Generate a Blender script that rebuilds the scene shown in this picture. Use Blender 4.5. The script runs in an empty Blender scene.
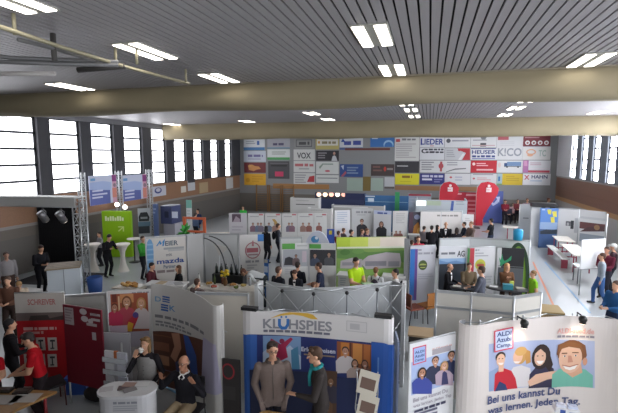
import bpy, bmesh, math, random
import numpy as np
from mathutils import Vector, Matrix
random.seed(7)
SC = bpy.context.scene
COL = SC.collection
PI = math.pi

# ------------------------------------------------------------------ camera maths
F = 430.0; TH = math.radians(15.6); PH = math.atan(51.5/430); H = 4.8
XL, XR, YB, ZC = -15.8, 8.75, 34.2, 6.62
CF = Vector((-math.sin(TH)*math.cos(PH), math.cos(TH)*math.cos(PH), -math.sin(PH)))
CR = Vector((math.cos(TH), math.sin(TH), 0))
CU = CR.cross(CF)
CAM = Vector((0, 0, H))
def ray(px, py):
    return CF + CR*((px-309)/F) + CU*((206.5-py)/F)
def P(px, py, z):
    d = ray(px, py); t = (z-H)/d.z
    return CAM + d*t
def proj(v):
    d = Vector(v)-CAM; w = d.dot(CF); return 309+F*d.dot(CR)/w, 206.5-F*d.dot(CU)/w
def PX(px, py, x):
    d = ray(px, py); return CAM + d*(x/d.x)
def PY(px, py, y):
    d = ray(px, py); return CAM + d*(y/d.y)

# ------------------------------------------------------------------ materials
def lin(c):
    c = c/255.0
    return c/12.92 if c <= .04045 else ((c+.055)/1.055)**2.4
def rgb(h):
    return tuple(lin(int(h[i:i+2], 16)) for i in (0, 2, 4))
_M = {}
def M(h, rough=.6, metal=0.0, emit=0.0, noise=0.0, scale=8.0, kind='plain', spec=.5):
    key = (h, rough, metal, emit, noise, scale, kind, spec)
    if key in _M: return _M[key]
    m = bpy.data.materials.new('mat_%s_%s' % (kind, h)); m.use_nodes = True
    nt = m.node_tree; b = nt.nodes['Principled BSDF']
    c = rgb(h)
    b.inputs['Base Color'].default_value = (*c, 1)
    b.inputs['Roughness'].default_value = rough
    b.inputs['Metallic'].default_value = metal
    b.inputs['Specular IOR Level'].default_value = spec
    if emit:
        b.inputs['Emission Color'].default_value = (*c, 1)
        b.inputs['Emission Strength'].default_value = emit
    if noise:
        tc = nt.nodes.new('ShaderNodeTexCoord')
        mp = nt.nodes.new('ShaderNodeMapping')
        n = nt.nodes.new('ShaderNodeTexNoise'); n.inputs['Scale'].default_value = scale
        n.inputs['Detail'].default_value = 4
        if kind == 'wood': mp.inputs['Scale'].default_value = (1, 8, 8)
        r = nt.nodes.new('ShaderNodeMix'); r.data_type = 'RGBA'
        r.inputs['A'].default_value = (*[x*(1-noise) for x in c], 1)
        r.inputs['B'].default_value = (*[min(1, x*(1+noise)) for x in c], 1)
        nt.links.new(tc.outputs['Object'], mp.inputs['Vector'])
        nt.links.new(mp.outputs['Vector'], n.inputs['Vector'])
        nt.links.new(n.outputs['Fac'], r.inputs['Factor'])
        nt.links.new(r.outputs['Result'], b.inputs['Base Color'])
    _M[key] = m
    return m
def glassy(h, alpha=.35):
    key = ('glass', h, alpha)
    if key in _M: return _M[key]
    m = bpy.data.materials.new('mat_clear_%s' % h); m.use_nodes = True
    b = m.node_tree.nodes['Principled BSDF']
    b.inputs['Base Color'].default_value = (*rgb(h), 1)
    b.inputs['Roughness'].default_value = .15
    b.inputs['Alpha'].default_value = alpha
    _M[key] = m
    return m
CLOTH = dict(rough=.85, noise=.12, scale=30, kind='cloth', spec=.2)
ALU = ('b9bcbd', .35, .7)
def alu(): return M('b4b7b9', .35, .6)
def white(): return M('dcdcda', .5)

# ------------------------------------------------------------------ mesh builder
class MB:
    def __init__(s): s.v = []; s.f = []; s.m = []; s.mats = []; s.sm = []
    def slot(s, mat):
        if mat not in s.mats: s.mats.append(mat)
        return s.mats.index(mat)
    def add(s, vs, fs, mat, smooth=False):
        o = len(s.v); k = s.slot(mat)
        s.v += [tuple(v) for v in vs]
        for f in fs: s.f.append(tuple(i+o for i in f)); s.m.append(k); s.sm.append(smooth)
        return s
    def box(s, a, b, mat, rz=0, c=None):
        x0, y0, z0 = a; x1, y1, z1 = b
        vs = [Vector(p) for p in ((x0,y0,z0),(x1,y0,z0),(x1,y1,z0),(x0,y1,z0),(x0,y0,z1),(x1,y0,z1),(x1,y1,z1),(x0,y1,z1))]
        if rz:
            c = Vector(c) if c is not None else Vector(((x0+x1)/2, (y0+y1)/2, 0))
            R = Matrix.Rotation(rz, 3, 'Z'); vs = [R @ (v-c) + c for v in vs]
        return s.add(vs, [(0,3,2,1),(4,5,6,7),(0,1,5,4),(1,2,6,5),(2,3,7,6),(3,0,4,7)], mat)
    def prism(s, pts, z0, z1, mat):
        n = len(pts)
        A = sum(pts[i][0]*pts[(i+1) % n][1]-pts[(i+1) % n][0]*pts[i][1] for i in range(n))
        if A < 0: pts = pts[::-1]
        vs = [(p[0], p[1], z0) for p in pts] + [(p[0], p[1], z1) for p in pts]
        fs = [tuple(range(n))[::-1], tuple(range(n, 2*n))] + [(i, (i+1) % n, n+(i+1) % n, n+i) for i in range(n)]
        return s.add(vs, fs, mat)
    def tube(s, pts, r, mat, n=8, r2=None):
        pts = [Vector(p) for p in pts]; vs = []; fs = []
        k = len(pts)
        for i, p in enumerate(pts):
            t = (pts[min(i+1, k-1)]-pts[max(i-1, 0)]).normalized()
            a = t.orthogonal().normalized() if abs(t.z) > .95 else t.cross(Vector((0, 0, 1))).normalized()
            if abs(t.z) > .95: a = Vector((1, 0, 0)); a = (a - t*a.dot(t)).normalized()
            b = t.cross(a)
            rr = r if r2 is None else r+(r2-r)*i/(k-1)
            for j in range(n):
                w = 2*PI*j/n; vs.append(p+a*(rr*math.cos(w))+b*(rr*math.sin(w)))
        for i in range(k-1):
            for j in range(n):
                fs.append((i*n+j, i*n+(j+1) % n, (i+1)*n+(j+1) % n, (i+1)*n+j))
        fs.append(tuple(range(n))[::-1]); fs.append(tuple((k-1)*n+j for j in range(n)))
        return s.add(vs, fs, mat, True)
    def lathe(s, prof, c, mat, n=20, sx=1, sy=1):
        vs = []; fs = []; k = len(prof)
        for r, z in prof:
            for j in range(n):
                w = 2*PI*j/n; vs.append((c[0]+sx*r*math.cos(w), c[1]+sy*r*math.sin(w), c[2]+z))
        for i in range(k-1):
            for j in range(n): fs.append((i*n+j, i*n+(j+1) % n, (i+1)*n+(j+1) % n, (i+1)*n+j))
        fs.append(tuple(range(n))[::-1]); fs.append(tuple((k-1)*n+j for j in range(n)))
        return s.add(vs, fs, mat, True)
    def ball(s, c, rx, ry, rz, mat, n=12, m=8, rot=None):
        vs = []; fs = []
        for i in range(1, m):
            t = PI*i/m
            for j in range(n):
                w = 2*PI*j/n
                vs.append(Vector((rx*math.sin(t)*math.cos(w), ry*math.sin(t)*math.sin(w), rz*math.cos(t))))
        vs += [Vector((0, 0, rz)), Vector((0, 0, -rz))]
        T = len(vs)-2
        for i in range(m-2):
            for j in range(n): fs.append((i*n+j, (i+1)*n+j, (i+1)*n+(j+1) % n, i*n+(j+1) % n))
        for j in range(n):
            fs.append((T, j, (j+1) % n)); fs.append((T+1, (m-2)*n+(j+1) % n, (m-2)*n+j))
        if rot is not None: vs = [rot @ v for v in vs]
        return s.add([v+Vector(c) for v in vs], fs, mat, True)
    def mesh(s, name, org=(0, 0, 0)):
        me = bpy.data.meshes.new(name)
        o = Vector(org)
        me.from_pydata([tuple(Vector(v)-o) for v in s.v], [], s.f)
        for m in s.mats: me.materials.append(m)
        me.polygons.foreach_set('material_index', s.m)
        me.polygons.foreach_set('use_smooth', s.sm)
        me.update()
        return me
    def base(s):
        a = np.array(s.v); lo = a.min(0); hi = a.max(0)
        return Vector(((lo[0]+hi[0])/2, (lo[1]+hi[1])/2, lo[2]))

def setp(o, label=None, cat=None, group=None, kind=None):
    if label: o['label'] = label
    if cat: o['category'] = cat
    if group: o['group'] = group
    if kind: o['kind'] = kind
    return o
def thing(name, label, cat, loc, group=None, rz=0):
    o = bpy.data.objects.new(name, None); COL.objects.link(o)
    o.empty_display_size = .1
    o.location = Vector(loc); o.rotation_euler = (0, 0, rz)
    return setp(o, label, cat, group, 'thing')
def part(name, mb, parent, label=None, local=False):
    org = (0, 0, 0)
    if not local:                     # mesh given in world coordinates
        p = parent; org = Vector((0, 0, 0))
        while p: org += Vector(p.location); p = p.parent
        if parent.parent: pass
    me = mb.mesh(name, org)
    o = bpy.data.objects.new(name, me); COL.objects.link(o); o.parent = parent
    if label: o['label'] = label
    return o
def single(name, mb, label, cat, group=None):
    b = mb.base(); me = mb.mesh(name, b)
    o = bpy.data.objects.new(name, me); COL.objects.link(o); o.location = b
    return setp(o, label, cat, group, 'thing')
def struct(name, mb, parent=None):
    me = mb.mesh(name); o = bpy.data.objects.new(name, me); COL.objects.link(o)
    if parent: o.parent = parent
    else: o['kind'] = 'structure'
    return o

# ------------------------------------------------------------------ printed graphics
_T = {}
def text_mesh(s):
    if s in _T: return _T[s]
    cu = bpy.data.curves.new('lettering', 'FONT'); cu.body = s; cu.size = 1; cu.offset = .026
    cu.resolution_u = 3; cu.fill_mode = 'FRONT'
    ob = bpy.data.objects.new('lettering', cu); COL.objects.link(ob)
    dg = bpy.context.evaluated_depsgraph_get(); dg.update()
    me = bpy.data.meshes.new_from_object(ob.evaluated_get(dg))
    v = [(x.co.x, x.co.y) for x in me.vertices]; f = [tuple(p.vertices) for p in me.polygons]
    bpy.data.objects.remove(ob); bpy.data.curves.remove(cu); bpy.data.meshes.remove(me)
    _T[s] = (v, f)
    return _T[s]
def R(x0, y0, x1, y1, c): return ('r', x0, y0, x1, y1, c)
def E(x, y, rx, ry, c): return ('e', x, y, rx, ry, c)
def G(pts, c): return ('g', pts, c)
def T(s, x0, y0, x1, y1, c): return ('t', s, x0, y0, x1, y1, c)
def LN(x0, y0, x1, y1, n, c):     # n lines of small unreadable print
    out = []
    for i in range(n):
        a = y0+(y1-y0)*i/n; e = x1-(x1-x0)*random.choice((0, .08, .2, .35))
        sl = (y1-y0)/n*.5
        out.append(('b', x0, a, e, a+sl, c))
    return out
def WD(x0, y0, x1, y1, c):         # one line of unreadable words
    seg = []; x = 0.0; h = (y1-y0)/max(x1-x0, .1)
    while x < .97:
        w = min(1-x, h*random.uniform(.9, 3.2)); seg.append((x, x+w, random.uniform(0, .2))); x += w+h*.45
    return ('w', x0, y0, x1, y1, seg, c)
def FIG(x, y, r, skin, hair, top, wide=2.3, tall=4.5, female=False):   # printed person: x,y head centre, r head half-height
    o = []
    if female: o.append(E(x, y+.3*r, r*1.02, r*1.5, hair))
    o.append(G([(x-wide*r*.95, y+tall*r), (x-wide*r, y+2.3*r), (x-wide*r*.6, y+1.35*r), (x-.35*r, y+1.05*r), (x+.35*r, y+1.05*r), (x+wide*r*.6, y+1.35*r), (x+wide*r, y+2.3*r), (x+wide*r*.95, y+tall*r)], top))
    o.append(G([(x-.32*r, y+.5*r), (x+.32*r, y+.5*r), (x+.3*r, y+1.3*r), (x, y+1.6*r), (x-.3*r, y+1.3*r)], skin))
    o.append(E(x, y-.28*r, .86*r, .9*r, hair))
    o.append(E(x, y+.1*r, .72*r, .92*r, skin))
    if r > 2.2:
        o.append(E(x-.28*r, y-.02*r, .1*r, .06*r, '3a2a22')); o.append(E(x+.28*r, y-.02*r, .1*r, .06*r, '3a2a22'))
        o.append(R(x-.42*r, y-.2*r, x-.14*r, y-.14*r, hair)); o.append(R(x+.14*r, y-.2*r, x+.42*r, y-.14*r, hair))
        o.append(G([(x-.05*r, y-.02*r), (x+.1*r, y+.28*r), (x-.1*r, y+.28*r)], 'b88468'))
        o.append(G([(x-.3*r, y+.45*r), (x+.3*r, y+.45*r), (x+.16*r, y+.62*r), (x-.16*r, y+.62*r)], 'f3ece6'))
    return o

class Surf:
    """a vertical sheet standing on a plan path (x,y list, left to right as seen from the gallery)"""
    def __init__(s, path):
        s.p = [Vector((q[0], q[1])) for q in path]
        s.c = [0.0]
        for i in range(1, len(s.p)): s.c.append(s.c[-1]+(s.p[i]-s.p[i-1]).length)
        s.L = s.c[-1]
    def at(s, u, off=0.0):
        n = len(s.p); i = 0
        while i < n-2 and u > s.c[i+1]: i += 1
        d = (s.p[i+1]-s.p[i]); l = d.length or 1e-6
        q = s.p[i]+d*((u-s.c[i])/l)
        def nr(k):
            k = max(0, min(n-2, k)); e = (s.p[k+1]-s.p[k]).normalized(); return Vector((e.y, -e.x))
        w = max(0, min(1, (u-s.c[i])/l))
        nn = nr(i)
        if n > 3:
            nn = (nr(i-1)+nr(i))*(1-w)*.5+(nr(i)+nr(i+1))*w*.5; nn.normalize()
        return q+nn*off
    def pt(s, u, z, off): q = s.at(u, off); return Vector((q.x, q.y, z))
    def hit(s, px, py):
        d = ray(px, py); dx, dy = d.x, d.y; best = None
        n = len(s.p)
        for i in range(n-1):
            a = s.p[i]; e = s.p[i+1]-a
            det = dx*(-e.y)-dy*(-e.x)
            if abs(det) < 1e-9: continue
            t = (a.x*(-e.y)-a.y*(-e.x))/det
            w = (dx*a.y-dy*a.x)/det
            ext = 9 if n == 2 else 0
            if t > 0 and -ext-1e-6 <= w <= 1+ext+1e-6:
                u = s.c[i]+w*e.length
                k = t if n > 2 else 0          # nearest crossing is the one in view
                if best is None or k < best[0]: best = (k, u, H+d.z*t)
        if best is None:                       # beside the sheet: take the end nearest to the line of sight
            for i in (0, n-1):
                a = s.p[i]; t = (a.x*dx+a.y*dy)/(dx*dx+dy*dy); k = (Vector((dx*t, dy*t))-a).length
                if best is None or k < best[0]: best = (k, s.c[i], H+d.z*t)
        return best[1], best[2]
def clean(path_px, z): return [P(a, b, z).xy for a, b in path_px]
def curl(path, r=.14, left=True, right=True):
    """rounded end caps turning back, away from the viewer"""
    p = [Vector((q[0], q[1])) for q in path]
    def cap(a, b):   # a = end, b = neighbour
        d = (a-b).normalized(); n = Vector((-d.y, d.x))
        if n.dot(a) < 0: n = -n
        c = a+n*r
        return [c+(-n*math.cos(t)+d*math.sin(t))*r for t in (PI*.17, PI*.33, PI*.5, PI*.67, PI*.83, PI)]
    if left: p = cap(p[0], p[1])[::-1]+p
    if right: p = p+cap(p[-1], p[-2])
    return p
def smoothpath(p, k=4):
    p = [Vector((q[0], q[1])) for q in p]; out = []
    for i in range(len(p)-1):
        a = p[max(i-1, 0)]; b = p[i]; c = p[i+1]; d = p[min(i+2, len(p)-1)]
        for j in range(k):
            t = j/k
            out.append(.5*((2*b)+(c-a)*t+(2*a-5*b+4*c-d)*t*t+(3*b-a-3*c+d)*t*t*t))
    return out+[p[-1]]

def sheet(surf, z0, z1, th, mat, mb=None, back=None, step=None):
    mb = mb or MB()
    us = list(surf.c)
    fr = [surf.at(u, th/2) for u in us]; bk = [surf.at(u, -th/2) for u in us]
    n = len(us)
    vs = [(q.x, q.y, z0) for q in fr]+[(q.x, q.y, z1) for q in fr]+[(q.x, q.y, z0) for q in bk]+[(q.x, q.y, z1) for q in bk]
    f = []
    fb = []
    for i in range(n-1):
        f.append((i, i+1, n+i+1, n+i)); fb.append((2*n+i+1, 2*n+i, 3*n+i, 3*n+i+1))
        f.append((n+i, n+i+1, 3*n+i+1, 3*n+i)); f.append((i+1, i, 2*n+i, 2*n+i+1))
    f.append((0, n, 3*n, 2*n)); f.append((n-1, 2*n+n-1, 4*n-1, 2*n-1))
    sm = len(us) > 6
    mb.add(vs, f, mat, False); mb.add(vs, fb, back or mat, False)
    return mb
def flat_items(items):
    out = []
    for it in items:
        if isinstance(it, list): out += flat_items(it)
        else: out.append(it)
    return out
def graphic(surf, items, off0, zlo=-9, zhi=99, rough=.55, ulo=None, uhi=None):
    """printed picture: flat shapes laid on the sheet, each a hair above the last"""
    mb = MB(); bend = len(surf.p) > 2
    ulo = 0 if ulo is None else ulo; uhi = surf.L if uhi is None else uhi
    fl = flat_items(items); dk = min(.0006, .018/max(1, len(fl)))
    for k, it in enumerate(fl):
        off = off0+.0015+dk*k
        c = it[-1]; mat = c if not isinstance(c, str) else M(c, rough)
        vs = []; fs = []
        if it[0] == 'f':
            vs = [(ulo+.004, zlo+.004), (uhi-.004, zlo+.004), (uhi-.004, zhi-.004), (ulo+.004, zhi-.004)]; fs = [(0, 1, 2, 3)]
        elif it[0] == 'r':
            u0, za = surf.hit(it[1], it[2]); u1, zb = surf.hit(it[3], it[4])
            vs = [(u0, zb), (u1, zb), (u1, za), (u0, za)]; fs = [(0, 1, 2, 3)]
        elif it[0] == 'b':
            xm, ym = (it[1]+it[3])/2, (it[2]+it[4])/2
            u0 = surf.hit(it[1], ym)[0]; u1 = surf.hit(it[3], ym)[0]; za = surf.hit(xm, it[2])[1]; zb = surf.hit(xm, it[4])[1]
            vs = [(u0, zb), (u1, zb), (u1, za), (u0, za)]; fs = [(0, 1, 2, 3)]
        elif it[0] == 'w':
            xm, ym = (it[1]+it[3])/2, (it[2]+it[4])/2
            u0 = surf.hit(it[1], ym)[0]; u1 = surf.hit(it[3], ym)[0]; za = surf.hit(xm, it[2])[1]; zb = surf.hit(xm, it[4])[1]
            for p0, p1, dz in it[5]:
                j = len(vs); ua, ub = u0+(u1-u0)*p0, u0+(u1-u0)*p1; zt = za+(zb-za)*dz
                vs += [(ua, zb), (ub, zb), (ub, zt), (ua, zt)]; fs.append((j, j+1, j+2, j+3))
        elif it[0] == 'e':
            u, z = surf.hit(it[1], it[2]); u2, z_ = surf.hit(it[1]+it[3], it[2]); u_, z2 = surf.hit(it[1], it[2]+it[4])
            ru = abs(u2-u); rz = abs(z2-z); n = 18
            vs = [(u+ru*math.cos(2*PI*i/n), z+rz*math.sin(2*PI*i/n)) for i in range(n)]; fs = [tuple(range(n))]
        elif it[0] == 'g':
            vs = [surf.hit(a, b) for a, b in it[1]]; fs = [tuple(range(len(vs)))]
        elif it[0] == 't':
            v, f = text_mesh(it[1])
            if not v: continue
            xs = [q[0] for q in v]; ys = [q[1] for q in v]
            xm, ym = (it[2]+it[4])/2, (it[3]+it[5])/2
            u0 = surf.hit(it[2], ym)[0]; u1 = surf.hit(it[4], ym)[0]; za = surf.hit(xm, it[3])[1]; zb = surf.hit(xm, it[5])[1]
            a, b = min(xs), max(xs)-min(xs); cc, d = min(ys), max(ys)-min(ys)
            vs = [(u0+(x-a)/b*(u1-u0), zb+(y-cc)/d*(za-zb)) for x, y in v]; fs = f
        bm = bmesh.new()
        bv = [bm.verts.new((x, 0, z)) for x, z in vs]
        for f in fs:
            try: bm.faces.new([bv[i] for i in f])
            except ValueError: pass
        def cut(co, no, inner):
            geo = bm.verts[:]+bm.edges[:]+bm.faces[:]
            bmesh.ops.bisect_plane(bm, geom=geo, plane_co=co, plane_no=no, clear_outer=inner)
        cut((ulo+.002, 0, 0), (-1, 0, 0), True); cut((uhi-.002, 0, 0), (1, 0, 0), True)
        cut((0, 0, zlo+.002), (0, 0, -1), True); cut((0, 0, zhi-.002), (0, 0, 1), True)
        if bend:
            for u in surf.c[1:-1]: cut((u, 0, 0), (1, 0, 0), False)
        bm.verts.ensure_lookup_table(); bm.verts.index_update()
        if len(bm.faces):
            pv = [surf.pt(v.co.x, v.co.z, off) for v in bm.verts]
            pf = []
            for f in bm.faces:
                ix = [v.index for v in f.verts]
                if len(ix) < 3: continue
                nn = f.normal
                pf.append(tuple(ix) if nn.y < 0 else tuple(ix[::-1]))
            mb.add(pv, pf, mat)
        bm.free()
    return mb

def panel(name, label, cat, path, z1, items, base='dcdcda', z0=0.0, th=.03, group=None, frame=None, feet=True, pname='panel', back=None):
    """a standing banner or board; path = px list at height z1 or world points"""
    pts = path if isinstance(path[0], Vector) else clean(path, z1)
    s = Surf(pts); m = s.at(s.L/2)
    root = thing(name, label, cat, (m.x, m.y, 0.0 if feet else z0), group)
    zb = z0 if z0 > 0 or not feet else .03
    pp_ = part(pname, sheet(s, zb, z1, th, M(base, .55), back=back), root)
    if items:
        g = graphic(s, [('f', base)]+items, th/2, zb, z1)
        if g.f: part('printed_graphic', g, pp_)
    if feet == 'cassette':
        fb = MB(); a, b = s.at(0), s.at(s.L); e = (b-a).normalized(); nn = Vector((e.y, -e.x))
        q = [a+nn*.1, b+nn*.1, b-nn*.1, a-nn*.1]
        fb.prism([(v.x, v.y) for v in q], 0, .09, alu()); part('base_cassette', fb, root)
        tb = MB(); tb.tube([(a.x, a.y, z1+.008), (b.x, b.y, z1+.008)], .018, alu()); part('top_rail', tb, root)
    elif feet and z0 == 0:
        fb = MB()
        for u in (s.L*.06, s.L*.94):
            a = s.at(u, .14); b = s.at(u, -.14)
            fb.tube([(a.x, a.y, .016), (b.x, b.y, .016)], .015, alu(), 6)
            part('foot', fb, root); fb = MB()
    elif feet and z0 > 0:
        for u in (s.L*.03, s.L*.97):
            fb = MB(); a = s.at(u); fb.tube([(a.x, a.y, 0), (a.x, a.y, z0+.02)], .018, alu(), 6)
            part('leg', fb, root)
    return root, s
def partition(label, path, z1, cat='partition wall', base='c9c8c2', group='shell scheme partitions', posts=None, rail=True, items=None, seam=None):
    pts = path if isinstance(path[0], Vector) else clean(path, z1)
    s = Surf(pts); m = s.at(s.L/2)
    root = thing('partition_screen', label, cat, (m.x, m.y, 0), group)
    pp_ = part('panel', sheet(s, .02, z1-.03, .03, M(base, .5)), root)
    us = list(s.c) if len(s.c) > 2 else [s.L*i/max(1, round(s.L/1.0)) for i in range(max(1, round(s.L/1.0))+1)]
    for u in us:
        a = s.at(u); pb = MB(); pb.tube([(a.x, a.y, 0), (a.x, a.y, z1)], .026, alu(), 8); part('post', pb, root)
    for zz in ([z1-.03]+([seam] if seam else [])):
        part('rail', sheet(s, zz-.025, zz+.025, .045, alu()), root)
    if items:
        part('printed_graphic', graphic(s, [('f', base)]+items, .016, .02, z1-.06), pp_)
    return root, s

# ------------------------------------------------------------------ people
def ik(S, Tg, l1, l2, pole):
    d = Tg-S; L = min(d.length, (l1+l2)*.985); d.normalize()
    a = (l1*l1-l2*l2+L*L)/(2*L); h = math.sqrt(max(0, l1*l1-a*a))
    p = pole-d*pole.dot(d); p.normalize()
    return S+d*a+p*h, S+d*L
def cap_mb(mb, p0, p1, r0, r1, n=12):
    """closed tapered limb with round ends"""
    p0 = Vector(p0); p1 = Vector(p1); t = (p1-p0)
    if t.length < 1e-5: t = Vector((0, 0, 1e-4)); p1 = p0+t
    t = t.normalized(); a = t.orthogonal().normalized(); b = t.cross(a); vs = []; fs = []
    rows = []
    for w in (80, 55, 28): rows.append((p0-t*r0*math.sin(math.radians(w)), r0*math.cos(math.radians(w))))
    rows.append((p0, r0)); rows.append((p1, r1))
    for w in (28, 55, 80): rows.append((p1+t*r1*math.sin(math.radians(w)), r1*math.cos(math.radians(w))))
    for c, r in rows:
        for j in range(n): vs.append(c+a*(r*math.cos(2*PI*j/n))+b*(r*math.sin(2*PI*j/n)))
    for i in range(len(rows)-1):
        for j in range(n): fs.append((i*n+j, i*n+(j+1) % n, (i+1)*n+(j+1) % n, (i+1)*n+j))
    fs.append(tuple(range(n))[::-1]); fs.append(tuple((len(rows)-1)*n+j for j in range(n)))
    mb.add(vs, fs, None)
def V(*a): return Vector(a)
NP = [0]
def person(label, px, py, h, face=0, arms='down', lean=0, sit=False, top='2a2a30', legs='25262c', hair='2b211b', skin='c99a7d',
           sleeve='long', hairstyle='short', near=False, hem=.02, shoes='1b1a1a', group=None, bald=False, extras=(), female=False, hands=None, turn=0, at=None, nod=0, stance=0.0, wide=1.12, seat=.46, bulk=1.16, size=None):
    """head top seen at (px,py), h = height of the head top above the floor"""
    full = h*1.0 if not sit else h
    k = (h/1.75) if not sit else (h+.42-(seat-.46))/1.75
    if size: k = size
    loc = P(px, py, h) if at is None else Vector(at)
    vox = .0075 if near else .02
    mb = MB(); prim = []     # prim: (tag, p0, p1, r0, r1)
    def cp(tag, p0, p1, r0, r1, n=12):
        cap_mb(mb, p0, p1, r0, r1, n); prim.append((tag, Vector(p0), Vector(p1), r0, r1))
    sx = .93 if female else 1.0
    pz = .95 if not sit else seat/k+.09
    la = math.radians(lean)
    def tor(x, y, z):           # torso frame -> body frame (leans towards -y)
        return V(x*wide, y*math.cos(la)-z*math.sin(la), pz+z*math.cos(la)+y*math.sin(la)) if z > 0 else V(x*wide, y, pz+z)
    # trunk as one loft of oval sections
    secs = [(-.12, .135, .10), (-.05, .165, .118), (.04, .16, .112), (.14, .14 if female else .152, .10), (.24, .152 if female else .165, .11), (.34, .172*sx, .12), (.42, .185*sx, .112), (.47, .165*sx, .095), (.505, .105, .075), (.54, .06, .06)]
    n = 20; vs = []; fs = []
    for z, rx, ry in secs:
        for j in range(n):
            w = 2*PI*j/n; vs.append(tor(rx*math.cos(w), ry*math.sin(w)+(0 if z > .1 else 0), z))
    for i in range(len(secs)-1):
        for j in range(n): fs.append((i*n+j, i*n+(j+1) % n, (i+1)*n+(j+1) % n, (i+1)*n+j))
    fs.append(tuple(range(n))[::-1]); fs.append(tuple((len(secs)-1)*n+j for j in range(n)))
    mb.add(vs, fs, None)
    for z0, z1, x in ((-.08, .1, .07), (-.08, .1, -.07), (.1, .42, .07), (.1, .42, -.07)):
        prim.append(('torso' if z0 > 0 else 'hip', tor(x, 0, z0), tor(x, 0, z1), .10, .11))
    # neck and head
    cp('neck', tor(0, .005, .48), tor(0, -.015, .60), .058, .052)
    hd = tor(0, -.03, .69)
    RT = Matrix.Rotation(math.radians(turn), 3, 'Z') @ Matrix.Rotation(math.radians(nod)+la*.5, 3, 'X')
    def hp(x, y, z): return hd+RT @ V(x, y, z)
    mb.ball(hd+RT @ V(0, .012, .02), .076, .096, .095, None, 16, 10, RT); prim.append(('head', hp(0, .01, .02), hp(0, .012, .02), .085, .085))
    cp('head', hp(0, -.03, -.045), hp(0, -.052, -.075), .058, .036)     # jaw and chin
    cp('head', hp(0, -.088, .012), hp(0, -.106, -.022), .009, .014, 8)   # nose
    for q in (-1, 1): mb.ball(hp(.077*q, .012, 0), .012, .022, .032, None, 8, 6, RT); prim.append(('head', hp(.077*q, .012, -.01), hp(.077*q, .012, .01), .02, .02))
    # legs
    for q in (-1, 1):
        hip = V(.088*q, 0, pz-.04)
        if sit:
            knee = V(.12*q, -.43, seat/k+.045); ank = V(.12*q, -.40, .085)
        else:
            ank = V(.105*q, .02+stance*q, .085); knee, ank = ik(hip, ank, .44, .42, V(.1*q, -1, 0))
        cp('leg', hip, knee, .088*bulk, .06*bulk); cp('leg', knee, ank, .06*bulk, .046*bulk)
        cp('shoe', ank+V(0, .03, -.035), ank+V(.02*q, -.15, -.05), .046, .034)
    # arms and hands
    tg = {'down': [V(-.25, -.05, pz-.12), V(.25, -.05, pz-.12)],
          'pockets': [V(-.185, -.10, pz-.02), V(.185, -.10, pz-.02)],
          'front': [V(-.09, -.30, pz+.14), V(.09, -.32, pz+.15)],
          'table': [V(-.14, -.40, pz+.13), V(.14, -.38, pz+.13)],
          'low': [V(-.10, -.42, pz-.02), V(.16, -.40, pz-.02)],
          'cup': [V(-.13, -.20, pz+.50), V(.17, -.16, pz+.02)],
          'raised': [V(-.31, -.20, pz+.46), V(.31, -.20, pz+.47)],
          'phone': [V(-.10, -.10, pz+.66), V(.22, -.05, pz-.1)],
          'chin': [V(-.03, -.14, pz+.54), V(.10, -.28, pz+.16)],
          'crossed': [V(.10, -.19, pz+.24), V(-.10, -.21, pz+.22)],
          'one': [V(-.25, -.02, pz-.12), V(.14, -.36, pz+.18)]}[arms] if hands is None else [Vector(a) for a in hands]
    info = {'hand': [], 'head': hd, 'hp': hp, 'tor': tor, 'k': k, 'pz': pz}
    for i, q in enumerate((-1, 1)):
        sh = tor(.178*q*sx, .0, .445); T_ = tg[i]
        pole = V(.55*q, .75, -.5) if arms not in ('raised', 'cup') else (V(.75*q, -.1, -1) if arms == 'raised' else V(.45*q, .1, -1))
        el, wr = ik(sh, T_, .29, .255, pole)
        cp('upper', sh, el, .058*sx*bulk, .047*sx*bulk); cp('fore', el, wr, .047*sx*bulk, .031)
        d = (wr-el).normalized()
        up = V(0, 0, 1) if abs(d.z) < .8 else V(0, -1, 0)
        if arms == 'raised': up = V(0, -1, 0)
        side = d.cross(up).normalized(); nrm = side.cross(d)          # palm plane: d (fingers), side
        if arms in ('raised',): side = side*1
        if near:
            for o in (-.026, 0, .026): cp('hand', wr+d*.015+side*o*.6, wr+d*.085+side*o, .016, .013, 8)
            ln = (.066, .08, .085, .072)
            for fi in range(4):
                o = (-.033, -.0115, .0105, .0325)[fi]; L = ln[fi]
                b0 = wr+d*.088+side*o; cu = (.35 if arms != 'raised' else .12)
                b1 = b0+(d+side*o*1.5).normalized()*L*.5; b2 = b1+(d-nrm*cu*1.6+side*o*1.5).normalized()*L*.5
                cp('hand', b0, b1, .0092, .0085, 8); cp('hand', b1, b2, .0085, .0075, 8)
            ts = side*(-q) if side.dot(V(1, 0, 0)) > 0 else side*q
            t0 = wr+d*.03+ts*.028; t1 = t0+(d*.7+ts*.75-nrm*.3).normalized()*.042; t2 = t1+(d*.95+ts*.25-nrm*.3).normalized()*.034
            cp('hand', t0, t1, .0125, .0105, 8); cp('hand', t1, t2, .0105, .0085, 8)
        else:
            cp('hand', wr+d*.01, wr+d*.085, .033, .03, 8)
            for o in (-.03, -.01, .01, .03): cp('hand', wr+d*.085+side*o, wr+d*.16+side*o*1.2-nrm*.02, .011, .009, 6)
            cp('hand', wr+d*.03+side*.03*(-q), wr+d*.09+side*.06*(-q), .013, .01, 6)
        info['hand'].append((wr+d*.09, d, side, nrm))
    me = bpy.data.meshes.new('body')
    me.from_pydata([tuple(v*1.0) for v in map(Vector, mb.v)], [], mb.f)
    tmp = bpy.data.objects.new('body_tmp', me); COL.objects.link(tmp)
    r = tmp.modifiers.new('r', 'REMESH'); r.mode = 'VOXEL'; r.voxel_size = vox; r.use_smooth_shade = True
    sm = tmp.modifiers.new('s', 'SMOOTH'); sm.factor = .5; sm.iterations = 5 if near else 2
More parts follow.
